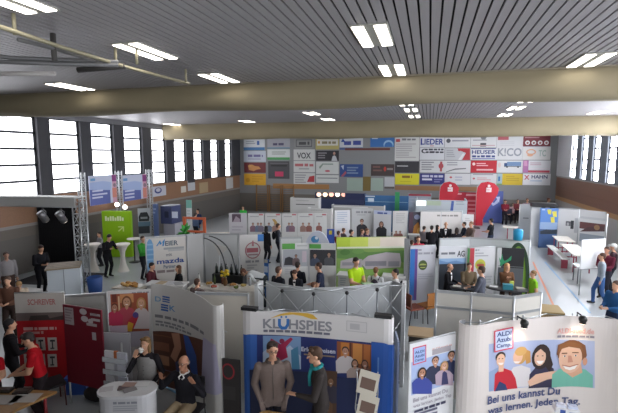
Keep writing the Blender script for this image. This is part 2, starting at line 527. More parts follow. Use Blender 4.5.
    dg = bpy.context.evaluated_depsgraph_get(); dg.update()
    m2 = bpy.data.meshes.new_from_object(tmp.evaluated_get(dg))
    bpy.data.objects.remove(tmp); bpy.data.meshes.remove(me)
    # clothing regions
    N = len(m2.polygons); cen = np.zeros(N*3); m2.polygons.foreach_get('center', cen); cen = cen.reshape(-1, 3)
    best = np.full(N, 9.0); idx = np.zeros(N, int)
    par = np.zeros(N)
    for i, (tag, a, b, r0, r1) in enumerate(prim):
        a = np.array(a); b = np.array(b); ab = b-a; L2 = max(ab.dot(ab), 1e-9)
        t = np.clip(((cen-a) @ ab)/L2, 0, 1)
        dd = np.linalg.norm(cen-(a+t[:, None]*ab), axis=1)-(r0+(r1-r0)*t)
        w = dd < best; best[w] = dd[w]; idx[w] = i; par[w] = t[w]
    tags = np.array([p[0] for p in prim])[idx]
    SK, TP, LG, SHO = 0, 1, 2, 3
    slot = np.zeros(N, int)
    slot[np.isin(tags, ['torso', 'upper'])] = TP
    hipz = cen[:, 2]-pz
    slot[(tags == 'hip')] = np.where(hipz[tags == 'hip'] > hem, TP, LG)
    slot[(tags == 'torso') & (hipz < hem) ] = LG
    slot[tags == 'leg'] = LG
    if hem < 0:
        lz = (tags == 'leg') & (hipz > hem); slot[lz] = TP
    slot[tags == 'shoe'] = SHO
    if sleeve == 'long': slot[tags == 'fore'] = TP
    elif sleeve == 'none': slot[tags == 'upper'] = SK
    elif sleeve == 'short': slot[(tags == 'upper') & (par > .62)] = SK
    elif sleeve != 'short':
        slot[np.isin(tags, ['upper', 'fore'])] = 4
    if arms == 'pockets': slot[tags == 'hand'] = TP
    m2.materials.clear()
    for c in (M(skin, .55), M(top, **CLOTH), M(legs, **CLOTH), M(shoes, .5)): m2.materials.append(c)
    if sleeve not in ('long', 'none', 'short'): m2.materials.append(M(sleeve, **CLOTH))
    m2.polygons.foreach_set('material_index', slot.astype(np.int32))
    m2.polygons.foreach_set('use_smooth', np.ones(N, bool))
    m2.transform(Matrix.Scale(k, 4)); m2.name = 'body'
    co = np.zeros(len(m2.vertices)*3); m2.vertices.foreach_get('co', co); zmin = co.reshape(-1, 3)[:, 2].min()
    m2.transform(Matrix.Translation((0, 0, -zmin)))
    root = thing('person', label, 'person', (loc.x, loc.y, 0.0), group, math.radians(face))
    # put the head, not the feet, under the measured point
    if at is None:
        hl = RT @ V(0, 0, .1)+hd
        off = Matrix.Rotation(math.radians(face), 3, 'Z') @ V(hl.x*k, hl.y*k, 0)
        root.location = (loc.x-off.x, loc.y-off.y, 0)
    o = bpy.data.objects.new('body', m2); COL.objects.link(o); o.parent = root
    def child(name, m_, lab=None, up=None):
        m_.v = [tuple(Vector(v)*k-V(0, 0, zmin)) for v in m_.v]
        return part(name, m_, up or root, lab, local=True)
    # hair
    hm = M(hair, .7, noise=.25, scale=60, kind='hair')
    if not bald:
        hb = MB()
        def addhair(x, y, z, rx, ry, rz): hb.ball(hp(x, y, z), rx, ry, rz, hm, 14, 9, RT)
        addhair(0, .028, .045, .084, .098, .086)
        addhair(0, .06, .0, .074, .06, .075)
        if near:
            addhair(.03, -.035, .098, .05, .04, .026); addhair(-.03, -.03, .10, .05, .042, .026)
        if hairstyle == 'long':
            addhair(0, .072, -.08, .082, .045, .14)
            addhair(.07, .03, -.06, .03, .05, .12); addhair(-.07, .03, -.06, .03, .05, .12)
        if hairstyle == 'tail':
            addhair(0, .125, .03, .03, .035, .03); addhair(0, .135, -.06, .025, .028, .09)
        if hairstyle == 'cap':
            pass
        child('hair', hb)
    else:
        hb = MB()
        for q in (-1, 1): hb.ball(hp(.07*q, .035, .0), .02, .05, .035, hm, 10, 7, RT)
        hb.ball(hp(0, .085, -.01), .06, .03, .04, hm, 10, 7, RT); child('hair', hb)
    if near:
        for q in (-1, 1):
            eb = MB(); eb.ball(hp(.031*q, -.078, .012), .012, .010, .0062, M('d4ccc4', .3), 10, 7, RT)
            eb.ball(hp(.031*q, -.0868, .012), .0062, .0042, .0058, M('2a1d16', .2), 8, 6, RT); child('eye', eb, up=o)
            bb = MB(); bb.tube([hp(.014*q, -.089, .032), hp(.032*q, -.087, .036), hp(.050*q, -.076, .032)], .0045, hm, 6); child('eyebrow', bb, up=o)
        lb = MB(); lb.ball(hp(0, -.084, -.056), .021, .006, .005, M('a8685a', .5), 12, 7, RT); child('mouth', lb, up=o)
    info.update(root=root, child=child)
    for ex in extras: ex(info)
    return root
def backpack(c='222226', side=1):
    def f(i):
        b = MB(); t = i['tor']
        b.ball(t(0, .19, .27), .13, .085, .19, M(c, **CLOTH), 14, 9)
        for q in (-1, 1): b.tube([t(.1*q, .14, .42), t(.12*q, .03, .49), t(.12*q, -.12, .40), t(.12*q, -.11, .22), t(.13*q, .1, .12)], .016, M(c, **CLOTH), 6)
        i['child']('backpack', b)
    return f
def glasses(i):
    b = MB(); hp = i['hp']; m = M('1c1a1a', .3)
    for q in (-1, 1):
        b.tube([hp(.032*q+.021*math.cos(a), -.096, .010+.016*math.sin(a)) for a in [2*PI*j/12 for j in range(13)]], .0028, m, 6)
        b.tube([hp(.053*q, -.094, .014), hp(.080*q, -.02, .016), hp(.082*q, .02, .006)], .0025, m, 6)
    b.tube([hp(-.011, -.099, .014), hp(.011, -.099, .014)], .0025, m, 6)
    i['child']('glasses', b)
def scarf(c):
    def f(i):
        b = MB(); t = i['tor']; m = M(c, **CLOTH)
        b.tube([t(.075*math.cos(a), -.012+.075*math.sin(a), .535+.012*math.sin(2*a)) for a in [2*PI*j/14 for j in range(15)]], .026, m, 8)
        b.tube([t(.03, -.10, .52), t(.045, -.135, .42), t(.05, -.145, .28)], .024, m, 8)
        i['child']('scarf', b)
    return f
def collar(c='e6e6e4'):
    def f(i):
        b = MB(); t = i['tor']; m = M(c, .7)
        b.tube([t(.066*math.cos(a), -.006+.064*math.sin(a), .53-.018*(math.sin(a) < -.8)) for a in [-PI/2+2*PI*j/14 for j in range(15)]], .013, m, 6)
        for q in (-1, 1):
            b.tube([t(.012*q, -.082, .515), t(.045*q, -.098, .475), t(.02*q, -.118, .455)], .012, m, 6)
        i['child']('collar', b)
    return f
def shirtfront(c='e6e6e4'):
    def f(i):
        b = MB(); t = i['tor']; m = M(c, .7)
        b.add([t(-.045, -.088, .50), t(.045, -.088, .50), t(.03, -.126, .34), t(0, -.125, .22), t(-.03, -.126, .34), t(-.04, -.05, .49), t(.04, -.05, .49), t(0, -.06, .22)], [(0, 4, 2, 1), (4, 3, 2), (0, 1, 6, 5), (0, 5, 7, 3, 4), (1, 2, 3, 7, 6), (5, 6, 7)], m)
        i['child']('shirt_front', b)
    return f
def vest(c):
    def f(i):
        b = MB(); t = i['tor']; m = M(c, **CLOTH)
        n = 22; vs = []; fs = []
        secs = [(-.02, .178, .130), (.08, .165, .122), (.16, .154, .114), (.25, .166, .122), (.34, .182, .132), (.42, .165, .124), (.47, .12, .108)]
        for z, rx, ry in secs:
            for j in range(n):
                w = 2*PI*j/n; vs.append(t(rx*math.cos(w), ry*math.sin(w), z))
        for a in range(len(secs)-1):
            for j in range(n): fs.append((a*n+j, a*n+(j+1) % n, (a+1)*n+(j+1) % n, (a+1)*n+j))
        fs.append(tuple(range(n))[::-1]); fs.append(tuple((len(secs)-1)*n+j for j in range(n)))
        b.add(vs, fs, m, True)
        for z in (.08, .16, .24, .32): b.ball(t(0, -.135, z), .009, .006, .009, M('2a2a2a', .4), 8, 6)
        i['child']('vest', b)
    return f
def zipper(c='5a5450'):
    def f(i):
        b = MB(); t = i['tor']
        b.tube([t(0, -.118, .0), t(0, -.108, .14), t(0, -.12, .27), t(0, -.125, .36), t(0, -.10, .47)], .006, M(c, .4), 6); i['child']('zip', b)
        b = MB(); b.tube([t(.078*math.cos(a), -.004+.075*math.sin(a), .525) for a in [-PI/2+.3+(2*PI-.6)*j/14 for j in range(15)]], .022, M('5e5450', **CLOTH), 8); i['child']('collar', b)
    return f
def cap(c):
    def f(i):
        b = MB(); hp = i['hp']; b.ball(hp(0, .02, .06), .09, .105, .078, M(c, .8), 14, 8); b.ball(hp(0, -.10, .06), .06, .06, .01, M(c, .8), 12, 6); i['child']('cap', b)
    return f
def cup_in_hand(label):
    def f(i):
        c = i['hp'](-.004, -.138, -.062)*i['k']
        R3 = Matrix.Rotation(i['root'].rotation_euler.z, 3, 'Z'); w = R3 @ c+Vector(i['root'].location)
        b = MB(); b.lathe([(.026, 0), (.03, .02), (.036, .075), (.033, .075), (.027, .01)], (0, 0, 0), M('eceae6', .3), 16)
        ha = MB(); ha.tube([(.034, 0, .06), (.055, 0, .055), (.058, 0, .035), (.033, 0, .02)], .005, M('eceae6', .3), 6)
        r = thing('cup', label, 'cup', w-Vector((0, 0, .04))); part('bowl', b, r, local=True); part('handle', ha, r, local=True)
    return f
def folder_in_hand(label, c):
    def f(i):
        q = i['hand'][1][0]*i['k']; R3 = Matrix.Rotation(i['root'].rotation_euler.z, 3, 'Z'); w = R3 @ (q+Vector((-.03, -.08, .035)))+Vector(i['root'].location)
        m = MB(); m.box((w.x-.15, w.y-.12, w.z), (w.x+.15, w.y+.12, w.z+.015), M(c, .5), rz=i['root'].rotation_euler.z); m.box((w.x-.13, w.y-.10, w.z+.015), (w.x+.13, w.y+.10, w.z+.02), M('c8e0c0', .6), rz=i['root'].rotation_euler.z)
        single('folder', m, label, 'folder')
    return f

# ================================================================== SETTING
YF = -6.0
WINL = 3.08; WINH = 6.36
# floor
fb = MB(); fb.box((XL-.3, YF, -.1), (XR+.3, YB+.3, 0), M('a3a8aa', .3, noise=.05, scale=.6, kind='floor', spec=.6)); struct('floor', fb)
# floor markings
def stripe(name, a, b, w, c):
    a = P(*a, 0); b = P(*b, 0); d = (b-a).normalized(); n = Vector((-d.y, d.x, 0))*w/2
    m = MB(); m.prism([(v.x, v.y) for v in (a-n, b-n, b+n, a+n)], .0005, .004, M(c, .3)); struct(name, m)
stripe('trim_1', (566, 332), (533, 262), .07, 'd98a62')
stripe('trim_2', (590, 313), (545, 262), .07, '6f9cc0')
stripe('trim_3', (190, 400), (60, 330), .06, '6f9cc0')
# ceiling : slats running away from the gallery under a dark void
cb = MB(); cb.box((XL-.3, YF, ZC+.12), (XR+.3, YB+.3, ZC+.2), M('1a1a1b', .9))
sl = M('939092', .5)
x = XL
while x < XR:
    cb.box((x, YF, ZC), (x+.115, YB, ZC+.02), sl); x += .142
struct('ceiling', cb)
wallm = M('8d8d8c', .8); darkp = M('3a3a3e', .7); woodw = M('8e6a50', .55, noise=.2, scale=3, kind='wood'); low = M('625e59', .75)
# left wall
lx = [(-45, 37), (49.5, 80), (90.5, 113), (123, 141.5), (150.5, 165), (173, 185), (192.5, 202), (209.5, 217.5), (224, 230.5)]
wl = []
for a, b in lx:
    wl.append((PX(a, 155, XL).y, PX(b, 155, XL).y))
lb = MB()
lb.box((XL-.3, YF, 0), (XL, YB+.3, 1.5), low)
lb.box((XL-.3, YF, 1.5), (XL+.02, YB+.3, 1.9), M('6a625a', .7))
lb.box((XL-.3, YF, 1.9), (XL+.06, YB+.3, 2.02), M('8c8884', .6))
lb.box((XL-.3, YF, 2.02), (XL+.03, YB+.3, WINL), woodw)
lb.box((XL-.3, YF, WINH), (XL, YB+.3, ZC+.2), M('77777a', .7))
edges = [YF]+[v for q in wl for v in q]+[YB+.3]
for i in range(0, len(edges), 2):
    if edges[i+1] > edges[i]: lb.box((XL-.3, edges[i], WINL), (XL+.12, edges[i+1], WINH), darkp)
struct('wall_left', lb)
skyp = M('f8f9ff', .4, emit=3.2)
skyr = M('f4f7ff', .4, emit=17.0)
def window(n, x, y0, y1, z0, z1, rows, sgn, mat, fr):
    r = MB(); w = .1
    xa, xb = (x-.1, x-.02) if sgn < 0 else (x+.02, x+.1)
    r.box((xa, y0, z0), (xb, y0+w, z1), fr); r.box((xa, y1-w, z0), (xb, y1, z1), fr)
    for i in range(rows+1):
        zz = z0+(z1-z0)*i/rows; r.box((xa, y0, max(z0, zz-w/2)), (xb, y1, min(z1, zz+w/2)), fr)
    o = struct('window_%d' % n, r)
    p = MB(); xc = (xa+xb)/2; p.box((xc-.01, y0+w*.5, z0+.01), (xc+.01, y1-w*.5, z1-.01), mat)
    struct('pane', p, o)
for i, (a, b) in enumerate(wl): window(i+1, XL, a, b, WINL, WINH, 5, -1, skyp, darkp)
# right wall
rx = [(618+60, 608+8), (603.5+14-10, 608), (589, 598), (577.5, 585), (561, 571)]
rx = [(640, 607), (598.5, 590), (586.5, 578.5)]
wr = sorted([tuple(sorted((PX(a, 155, XR).y, PX(b, 155, XR).y))) for a, b in [(608.5, 617.5), (594, 601), (582.5, 588.3), (572.5, 577.3)]])
# unseen window bays added towards the gallery to brighten the front stands
bay = 3.0
y = wr[0][0]-bay
while y > 1: wr.insert(0, (y, y+1.5)); y -= bay
rb = MB(); RL, RH = 3.35, 6.36
rw = M('84604f', .5, noise=.25, scale=3, kind='wood')
rb.box((XR, YF, 0), (XR+.3, YB+.3, 1.7), M('b5b3b0', .6))
rb.box((XR-.03, YF, 1.7), (XR+.3, YB+.3, 1.95), M('b98f63', .5, noise=.15, scale=3, kind='wood'))
for i in range(5): rb.box((XR-.02-.02*(i % 2), YF, 1.95+i*.26), (XR+.3, YB+.3, 1.95+(i+1)*.26), rw)
rb.box((XR, YF, 3.25), (XR+.3, YB+.3, RL), M('a8a6a4', .6))
rb.box((XR, YF, RH), (XR+.3, YB+.3, ZC+.2), M('8a8a8c', .7))
edges = [YF]+[v for q in wr for v in q]+[YB+.3]
rp = M('70767e', .7)
for i in range(0, len(edges), 2):
    if edges[i+1] > edges[i]: rb.box((XR-.06, edges[i], RL), (XR+.3, edges[i+1], RH), rp if i < len(edges)-2 else M('d6d8da', .6))
struct('wall_right', rb)
for i, (a, b) in enumerate(wr): window(len(wl)+i+1, XR, a, b, RL, RH, 5, 1, skyr, M('4a4e56', .6))
# back wall
bb = MB(); bb.box((XL-.3, YB, 1.55), (XR+.3, YB+.3, ZC+.2), M('8b8c8c', .75))
bb.box((XL-.3, YB, 0), (XR+.3, YB+.3, 1.55), M('6f6a63', .7))
struct('wall_back', bb)
# unseen wall under the gallery, left side only, shaped to darken the front left
gb = MB(); gb.box((XL-.3, .3, 0), (-1.8, .6, 4.0), M('4e4a47', .85)); gb.box((XL-.3, .3, 4.0), (XL+6, .6, ZC+.2), M('4e4a47', .85)); struct('wall_front_blocker', gb)
# wooden strips along the back wall
for n, (a, b, c) in enumerate([((273, 183.5), (329, 189.5), 'a87a4a'), ((395, 185.5), (497, 192), '9a7350')]):
    p = PY(*a, YB-.06); q = PY(*b, YB-.06); m = MB(); m.box((p.x, YB-.06, q.z), (q.x, YB, p.z), M(c, .5, noise=.15, scale=4, kind='wood')); struct('trim_%d' % (n+4), m)
m = MB(); p = PY(345, 148.2, YB-.05); q = PY(390, 150.2, YB-.05); m.box((p.x, YB-.05, q.z), (q.x, YB, p.z), M('6e3d36', .5)); struct('trim_6', m)
for n, (a, b, c) in enumerate([((347, 178), (362.5, 191), '9fb0a4'), ((363, 176.5), (370.5, 191), '7d6a3c'), ((371, 178), (383, 191), 'a3b4a8')]):
    p = PY(*a, YB-.03); q = PY(*b, YB-.03); m = MB(); m.box((p.x, YB-.03, q.z), (q.x, YB, p.z), M(c, .35)); 
    fr = struct('door_%d' % (n+1), m)
# wall bars
for n, (x0, x1) in enumerate([(256, 268), (269, 281), (282, 294)]):
    a = PY(x0, 190, YB-.1).x; b = PY(x1, 190, YB-.1).x
    r = thing('wall_bars', ['leftmost wooden wall bars on the grey back wall', 'middle set of the wooden wall bars on the back wall', 'right hand wooden wall bars on the back wall'][n], 'wall bars', ((a+b)/2, YB-.10, 0), 'wall bars on the back wall')
    wm = M('96714a', .5)
    for xx in (a, b-.07): m = MB(); m.box((xx, YB-.15, 0), (xx+.07, YB-.005, 2.3), wm); part('upright', m, r)
    m = MB()
    for i in range(13): m.tube([(a+.03, YB-.1, .25+i*.16), (b-.03, YB-.1, .25+i*.16)], .018, wm, 6)
    part('rungs', m, r)

# rolled up divider curtains
def divider(y, z0, label, seed):
    rnd = random.Random(seed); m = MB(); mat = M('867c64', .85, noise=.12, scale=1.2, kind='cloth')
    n = 90; vs = []; fs = []
    prof = [(-.3, ZC+.02), (-.36, ZC-.12), (-.40, z0+.34), (-.33, z0+.12), (-.18, z0+.01), (.1, z0), (.3, z0+.1), (.38, z0+.35), (.33, ZC-.1), (.3, ZC+.02)]
    ph = [rnd.random()*6 for _ in prof]
    K = len(prof)
    for i in range(n+1):
        x = XL+(XR-XL)*i/n
        for j, (dy, z) in enumerate(prof):
            a = .035 if 0 < j < K-1 else 0
            vs.append((x, y+dy+a*math.sin(x*1.7+ph[j])+a*.5*math.sin(x*.6+ph[j]*2), z+(a*.9*math.sin(x*.9+ph[j]*1.7) if 0 < j < K-1 else 0)))
    for i in range(n):
        for j in range(K-1): fs.append((i*K+j, i*K+j+1, (i+1)*K+j+1, (i+1)*K+j))
    fs.append(tuple(range(K))); fs.append(tuple(n*K+j for j in range(K))[::-1])
    m.add(vs, fs, mat, True)
    root = thing('divider_curtain', label, 'curtain', (0, y, z0))
    part('curtain_roll', m, root)
    s = MB()
    for q in (-1, 1): s.box((XL, y+q*.42-.02, ZC-.03), (XR, y+q*.42+.02, ZC), M('7a7260', .5))
    part('ceiling_rail', s, root)
divider(10.75, 5.98, 'large beige rolled up divider curtain across the ceiling nearest the gallery', 2)
divider(23.6, 5.72, 'beige rolled up divider curtain further back above the sponsor boards', 5)

# ceiling lights
LM = M('fff8ee', .4, emit=4.0)
lamps = [((352, 26), (363.5, 45), 'bright twin ceiling light in the middle of the slatted ceiling, nearest one'),
         ((377, 64.5), (386, 75), 'twin ceiling light just in front of the beige curtain, above the middle'),
         ((112, 43.5), (156, 58.5), 'long twin ceiling light above the end of the ceiling pipes'),
         ((198, 73.5), (222, 82), 'twin ceiling light in front of the curtain, right of the long pipe end'),
         ((46, 82.5), (80, 90), 'twin ceiling light below the pipes beside the left windows'),
         ((0, 2), (27, 12), 'twin ceiling light in the top left corner of the ceiling'),
         ((582, 53.5), (571, 66), 'twin ceiling light at the right side of the near ceiling')]
n0 = 0
def lamp(cx, cy, label, L=1.15, W=.165, gap=.15, grp='twin ceiling lights'):
    r = thing('ceiling_light', label, 'ceiling light', (cx, cy, ZC-.03), grp)
    f = MB(); f.box((cx-W-gap/2-.03, cy-L/2-.03, ZC-.022), (cx+W+gap/2+.03, cy+L/2+.03, ZC+.03), M('8f8f88', .5)); fr_ = part('frame', f, r)
    for q in (-1, 1):
        d = MB(); xx = cx+q*(W+gap)/2; d.box((xx-W/2, cy-L/2, ZC-.034), (xx+W/2, cy+L/2, ZC-.0225), LM); part('diffuser', d, fr_)
for (a, b, lab) in lamps:
    p = P(a[0], a[1], ZC); q = P(b[0], b[1], ZC)
    L = abs(p.y-q.y); 
    c = (p+q)/2; lamp(c.x+.235, c.y if L > .7 else 4.0, lab)
far = [((294, 106), 'leftmost of the small ceiling lights between the two curtains, nearest row'), ((312, 113), 'small ceiling light between the curtains, second of the left diagonal'), ((328, 119), 'small ceiling light between the curtains, last of the left diagonal'),
       ((406, 103), 'small ceiling light between the curtains, front of the middle column'), ((411, 109.5), 'small ceiling light between the curtains, second of the middle column'), ((414.5, 116), 'small ceiling light between the curtains, last of the middle column'),
       ((529, 99.5), 'small ceiling light between the curtains, front of the right diagonal'), ((516, 107.5), 'small ceiling light between the curtains, second of the right diagonal'), ((505, 114.5), 'small ceiling light between the curtains, last of the right diagonal'),
       ((598, 112), 'ceiling light right above the curtain end near the right windows'), ((247, 121), 'ceiling light just in front of the far curtain on the left'), ((172, 124), 'ceiling light between the curtains nearest the left windows')]
for (a, lab) in far:
    p = P(a[0], a[1], ZC); lamp(p.x, p.y, lab)
# unseen light added over the gallery side, right only, keeping the front left dark
for cx, nm in ((5.2, 'right'),):
    lamp(cx, 1.5, 'added unseen ceiling light above the gallery edge, %s row' % nm)

# pipes hung under the ceiling on the left
pm = M('8e8870', .5, .2); gm = M('6f6f70', .5, .3)
r = thing('basketball_frame', 'yellowish pipe frame folded up under the ceiling at top left', 'pipe frame', P(95, 55, 6.35))
def ppipe(name, pts, rr, mat, lab=None):
    m = MB(); m.tube([P(a, b, z) for a, b, z in pts], rr, mat, 8); part(name, m, r, lab)
ppipe('main_pipe', [(-30, 17, 6.35), (60, 46.5, 6.35), (130, 68, 6.35), (189, 83.5, 6.35)], .03, pm)
ppipe('side_pipe', [(-20, 61, 6.28), (60, 64, 6.28), (118, 65, 6.3)], .035, gm)
ppipe('side_pipe', [(-20, 53.5, 6.4), (12, 58, 6.4), (118, 62, 6.35)], .035, gm)
ppipe('side_pipe', [(18, 39.5, 6.4), (56, 49, 6.4), (95, 61, 6.35)], .03, gm)
ppipe('brace', [(78, 70, 6.3), (125, 66, 6.35)], .05, M('3c3a38', .6))
ppipe('brace', [(-20, 74, 6.22), (55, 73.5, 6.22)], .04, M('a7a3a0', .5))
for a, b in ((116, 64), (137, 64.5), (186, 82), (15, 35)):
    p = P(a, b, 6.35); m = MB(); m.tube([p, (p.x, p.y, ZC+.02)], .025, pm, 8); part('hanger', m, r)
for a, b in ((54, 52),):
    p = P(a, b, 6.35); m = MB(); m.tube([(p.x, p.y, 6.22), (p.x, p.y, ZC+.02)], .04, M('3a3836', .6), 8); part('hanger', m, r)

# world, camera
w = bpy.data.worlds.new('World'); SC.world = w; w.use_nodes = True
w.node_tree.nodes['Background'].inputs[0].default_value = (.95, .97, 1, 1)
w.node_tree.nodes['Background'].inputs[1].default_value = 1.5
cam = bpy.data.cameras.new('camera'); co = bpy.data.objects.new('camera', cam); COL.objects.link(co)
cam.sensor_width = 36; cam.lens = F/618*36; cam.clip_start = .05
rot = Matrix((CR, CU, -CF)).transposed()
co.matrix_world = Matrix.Translation(CAM) @ rot.to_4x4()
SC.camera = co
SC.view_settings.view_transform = 'Standard'; SC.view_settings.look = 'None'
SC.view_settings.exposure = .95; SC.view_settings.gamma = 1; SC.view_settings.use_curve_mapping = False

# ================================================================== SPONSOR BOARDS
BZ = YB-.0165
def board(label, x0, y0, x1, y1, base, items, frame=None):
    a = PY(x0+.15, y0+.15, BZ); b = PY(x1-.15, y1-.15, BZ)
    path = [Vector((a.x, BZ)), Vector((b.x, BZ))]
    s = Surf(path)
    r = thing('sponsor_sign', label, 'sponsor board', ((a.x+b.x)/2, BZ, b.z), 'sponsor boards on the back wall')
    pp_ = part('board', sheet(s, b.z, a.z, .03, M(base, .5)), r)
    if items:
        g = graphic(s, [('f', base)]+items, .015, b.z, a.z)
        if g.f: part('printed_graphic', g, pp_)
W_ = 'd6d6d6'
board('white sponsor board with a blue stripe below, top left corner of the left board block', 243.5, 138.5, 265, 150.3, 'cfd2d4', [R(243, 147.3, 266, 151, '3f74a8'), R(257, 141, 259.5, 145, '3d62a0'), LN(246, 141, 256, 145, 2, '9aa0a8')])
board('pale blue sponsor board with small violet lettering, above the dark red one', 243.5, 150.8, 266, 162, 'bcc3cd', [WD(248, 154.5, 263, 157, '6a6490'), LN(248, 158.5, 262, 160.5, 1, '9a9ab0')])
board('dark red sponsor board with a golden lion shape', 244, 162.4, 266, 173, '6e2a2e', [G([(249, 170), (248, 165.5), (252, 164.5), (255, 166), (259, 166.5), (261, 169), (257, 169.5), (254, 171)], 'c98a4e'), E(250, 166, 1.6, 1.4, 'd49a5a')])
board('plain yellow sponsor board at the lower left of the back wall', 244, 173.4, 266, 185.5, 'd9a42a', [E(248, 180, 2.2, 2.2, 'c48e1c'), LN(252, 176, 263, 183, 3, 'c9951f')])
board('grey lilac sponsor board with a dark lettering line, top of the second column', 267.2, 138.6, 290, 148.6, 'a7a6ad', [WD(273, 143, 284, 145.4, '55506a'), R(267, 147.5, 291, 149, '6b93a6')])
board('white sponsor board with a green strip along its foot', 267.2, 149.2, 290, 160, 'd2d5d2', [R(267, 157.3, 291, 160, '4c9a58'), LN(272, 151.5, 286, 155.5, 2, 'a0a6a0')])
board('dark grey sponsor board with a pink rectangle', 268, 161, 289.5, 179, '4b4a4d', [R(275, 171.5, 283.5, 176.5, 'd04468'), R(270, 163, 288, 163.6, '77757a'), LN(271, 165, 287, 168, 1, '2d2c2e')])
board('grey sponsor board with dark framed lettering, top of the third column', 294, 138, 314, 148.6, '90908e', [R(296, 139.6, 312, 146.8, '4e4f50'), R(296.6, 140.3, 311.4, 146.1, '90908e'), WD(299, 141.6, 309.5, 144.8, '4e4f50')])
board('white sponsor board with big dark VOX lettering', 293.5, 149.3, 315, 160.5, 'cdcdca', [T('VOX', 297, 152.5, 311, 158.6, '4a4b4e')])
board('white sponsor board with a thin red lettering line, below the VOX board', 293.5, 160.8, 315, 172.5, 'd0d0cd', [WD(295, 163.5, 313.5, 166.4, 'b86a6c'), LN(299, 168, 310, 171, 1, 'a8a8a8')])
board('white sponsor board with a red roof shape at lower right', 293.5, 172.8, 315, 185.3, 'cfcfcc', [G([(307, 182), (309.5, 176.5), (314.5, 175.5), (314.5, 182)], 'b53a40'), LN(295, 174.5, 306, 184, 4, '9e9ea0')])
board('white sponsor board on a yellow ground, top of the fourth column', 315.5, 137, 339, 149.5, 'b8ab6a', [R(317, 139.5, 338, 145.5, 'd4d2c8'), R(318, 141.2, 320, 143.6, 'c48a3a'), WD(322, 141.3, 336, 143.8, '8a8060')])
board('dark sponsor board with a white figure at its right', 316, 150.5, 339, 161, '353338', [E(334.3, 153.4, 1.2, 1.5, 'b89080'), G([(331.5, 161), (332.5, 156.5), (334.3, 155.3), (336, 156.5), (337.5, 161)], 'c2c4c8'), LN(318, 152.5, 329, 159.5, 3, '8a878a')])
board('white sponsor board with a small red mark in the middle', 316, 161.5, 338.8, 174.3, 'd0d2ce', [G([(319, 167), (322, 164), (323, 165), (320, 169)], '8a9a8c'), LN(322, 163.5, 336, 166, 1, '8fa094'), E(327.5, 171, 2.6, 1, 'c0606a')])
board('white sponsor board with a single dark line, above the wooden strip', 316, 174.8, 338.8, 183.2, 'd2d3d0', [R(317.5, 177.5, 337.5, 178.7, '808486')])
board('white sponsor board with dark blue script and a blue foot', 339.6, 136.8, 363, 150, 'c9ccd2', [WD(344, 140.5, 361, 145, '46539a'), R(339, 147.5, 364, 150.2, '55628e'), G([(341, 142), (343, 138.5), (345.5, 142)], '2f4a94')])
board('blue sponsor board with pale lettering beside the glazed hatch', 339.8, 164, 363, 177.2, '35508a', [G([(341, 166), (344, 165), (343.5, 170)], 'b8c4d8'), G([(341, 176), (345.5, 171), (346.5, 173), (343, 177)], 'b05a6a'), LN(347, 167, 361, 175, 3, '7c90ac')])
board('bright blue sponsor board with a pale arc at its right', 370.3, 136.5, 394.3, 147, '3f74b4', [E(388.5, 144.5, 5, 4.5, '9cc4e0'), E(388.5, 146, 4.2, 4, '3f74b4'), LN(372, 138, 381, 140, 1, 'c8d6e6')])
board('dark brown sponsor board with a red spark', 371, 164, 394.3, 176.2, '4c403f', [E(385, 169, 1.3, 2.4, 'c0453c'), LN(373, 166, 382, 173, 2, '7a5a54'), LN(387, 168, 393, 172, 1, '908684')])
board('small pale board right beside the glazed hatch', 384.5, 177, 394.5, 189, 'bfc0c4', [R(384, 186.5, 395, 189, '66605e')])
board('large white sponsor board full of small print with a red mark at its top left', 395, 137, 419, 161, 'd0d0cc', [R(396, 139, 400, 142, 'b8494c'), WD(402, 138.3, 416, 140.4, '7c7c80'), LN(396, 143.5, 416, 159, 7, 'b0acac')])
board('black sponsor board with a thin white line', 395, 161.3, 419, 173, '39383c', [LN(397, 165.5, 408, 167.5, 1, 'b8b8b8')])
board('bright yellow sponsor board with a dark script', 395, 173.3, 419, 185, 'd8d02e', [WD(402, 175.4, 412, 178, '8a6a22'), LN(400, 181, 414, 183, 1, 'c4ba24')])
board('white sponsor board with navy LIEDER lettering', 420, 136.3, 444.3, 147.3, 'd4d6da', [R(420.8, 138.4, 422, 145, '2e3c8c'), T('LIEDER', 421, 138.8, 443.5, 144.6, '2b3a8a'), LN(430, 145.6, 436, 146.8, 1, 'c04a4a')])
board('white sponsor board with a black swoosh logo below LIEDER', 420, 147.6, 444.3, 160, 'd6d7da', [E(424.5, 151, 3.2, 2.3, '33363f'), E(425.3, 151, 2.5, 1.5, 'd6d7da'), WD(425, 148.6, 443.5, 150.4, '4a4d55'), WD(426, 151.2, 443.5, 153, '2c2f38')])
board('white sponsor board with a red emblem at its right and grey text', 420, 160.4, 445, 172.8, 'd3d3d3', [E(441, 166, 2.5, 2.8, 'b8484c'), R(440.2, 161.5, 442, 171.5, 'b05055'), LN(421.5, 161.8, 437, 171, 4, '8e8e92')])
board('navy sponsor board with white lettering lines', 420, 173.2, 444.3, 184.6, '34377c', [WD(422, 175, 443, 177.3, 'c6c8dc'), LN(422, 178.5, 432, 182, 1, 'e0e0ea'), LN(434, 179, 443, 183.5, 2, '8084b4')])
board('white sponsor board with a small round grey badge', 444.9, 136.3, 470.3, 147.6, 'd6d7d8', [E(448.5, 140.8, 2.2, 2.2, '55585e'), R(452, 140, 468.5, 141.4, '9a9ca2')])
board('grey and white sponsor board with a large red broken shape', 444.9, 148, 470.3, 160.2, 'c4c5c8', [G([(457, 148.3), (470, 148.3), (470, 160), (462, 160), (466, 153), (461, 151)], 'b8343c'), G([(458, 160), (463, 153), (465, 154), (461, 160)], 'e0e0e0'), E(459.5, 149.8, 1.6, 1.4, 'b8343c'), LN(446.5, 150, 455, 158, 4, 'a6a8ac')])
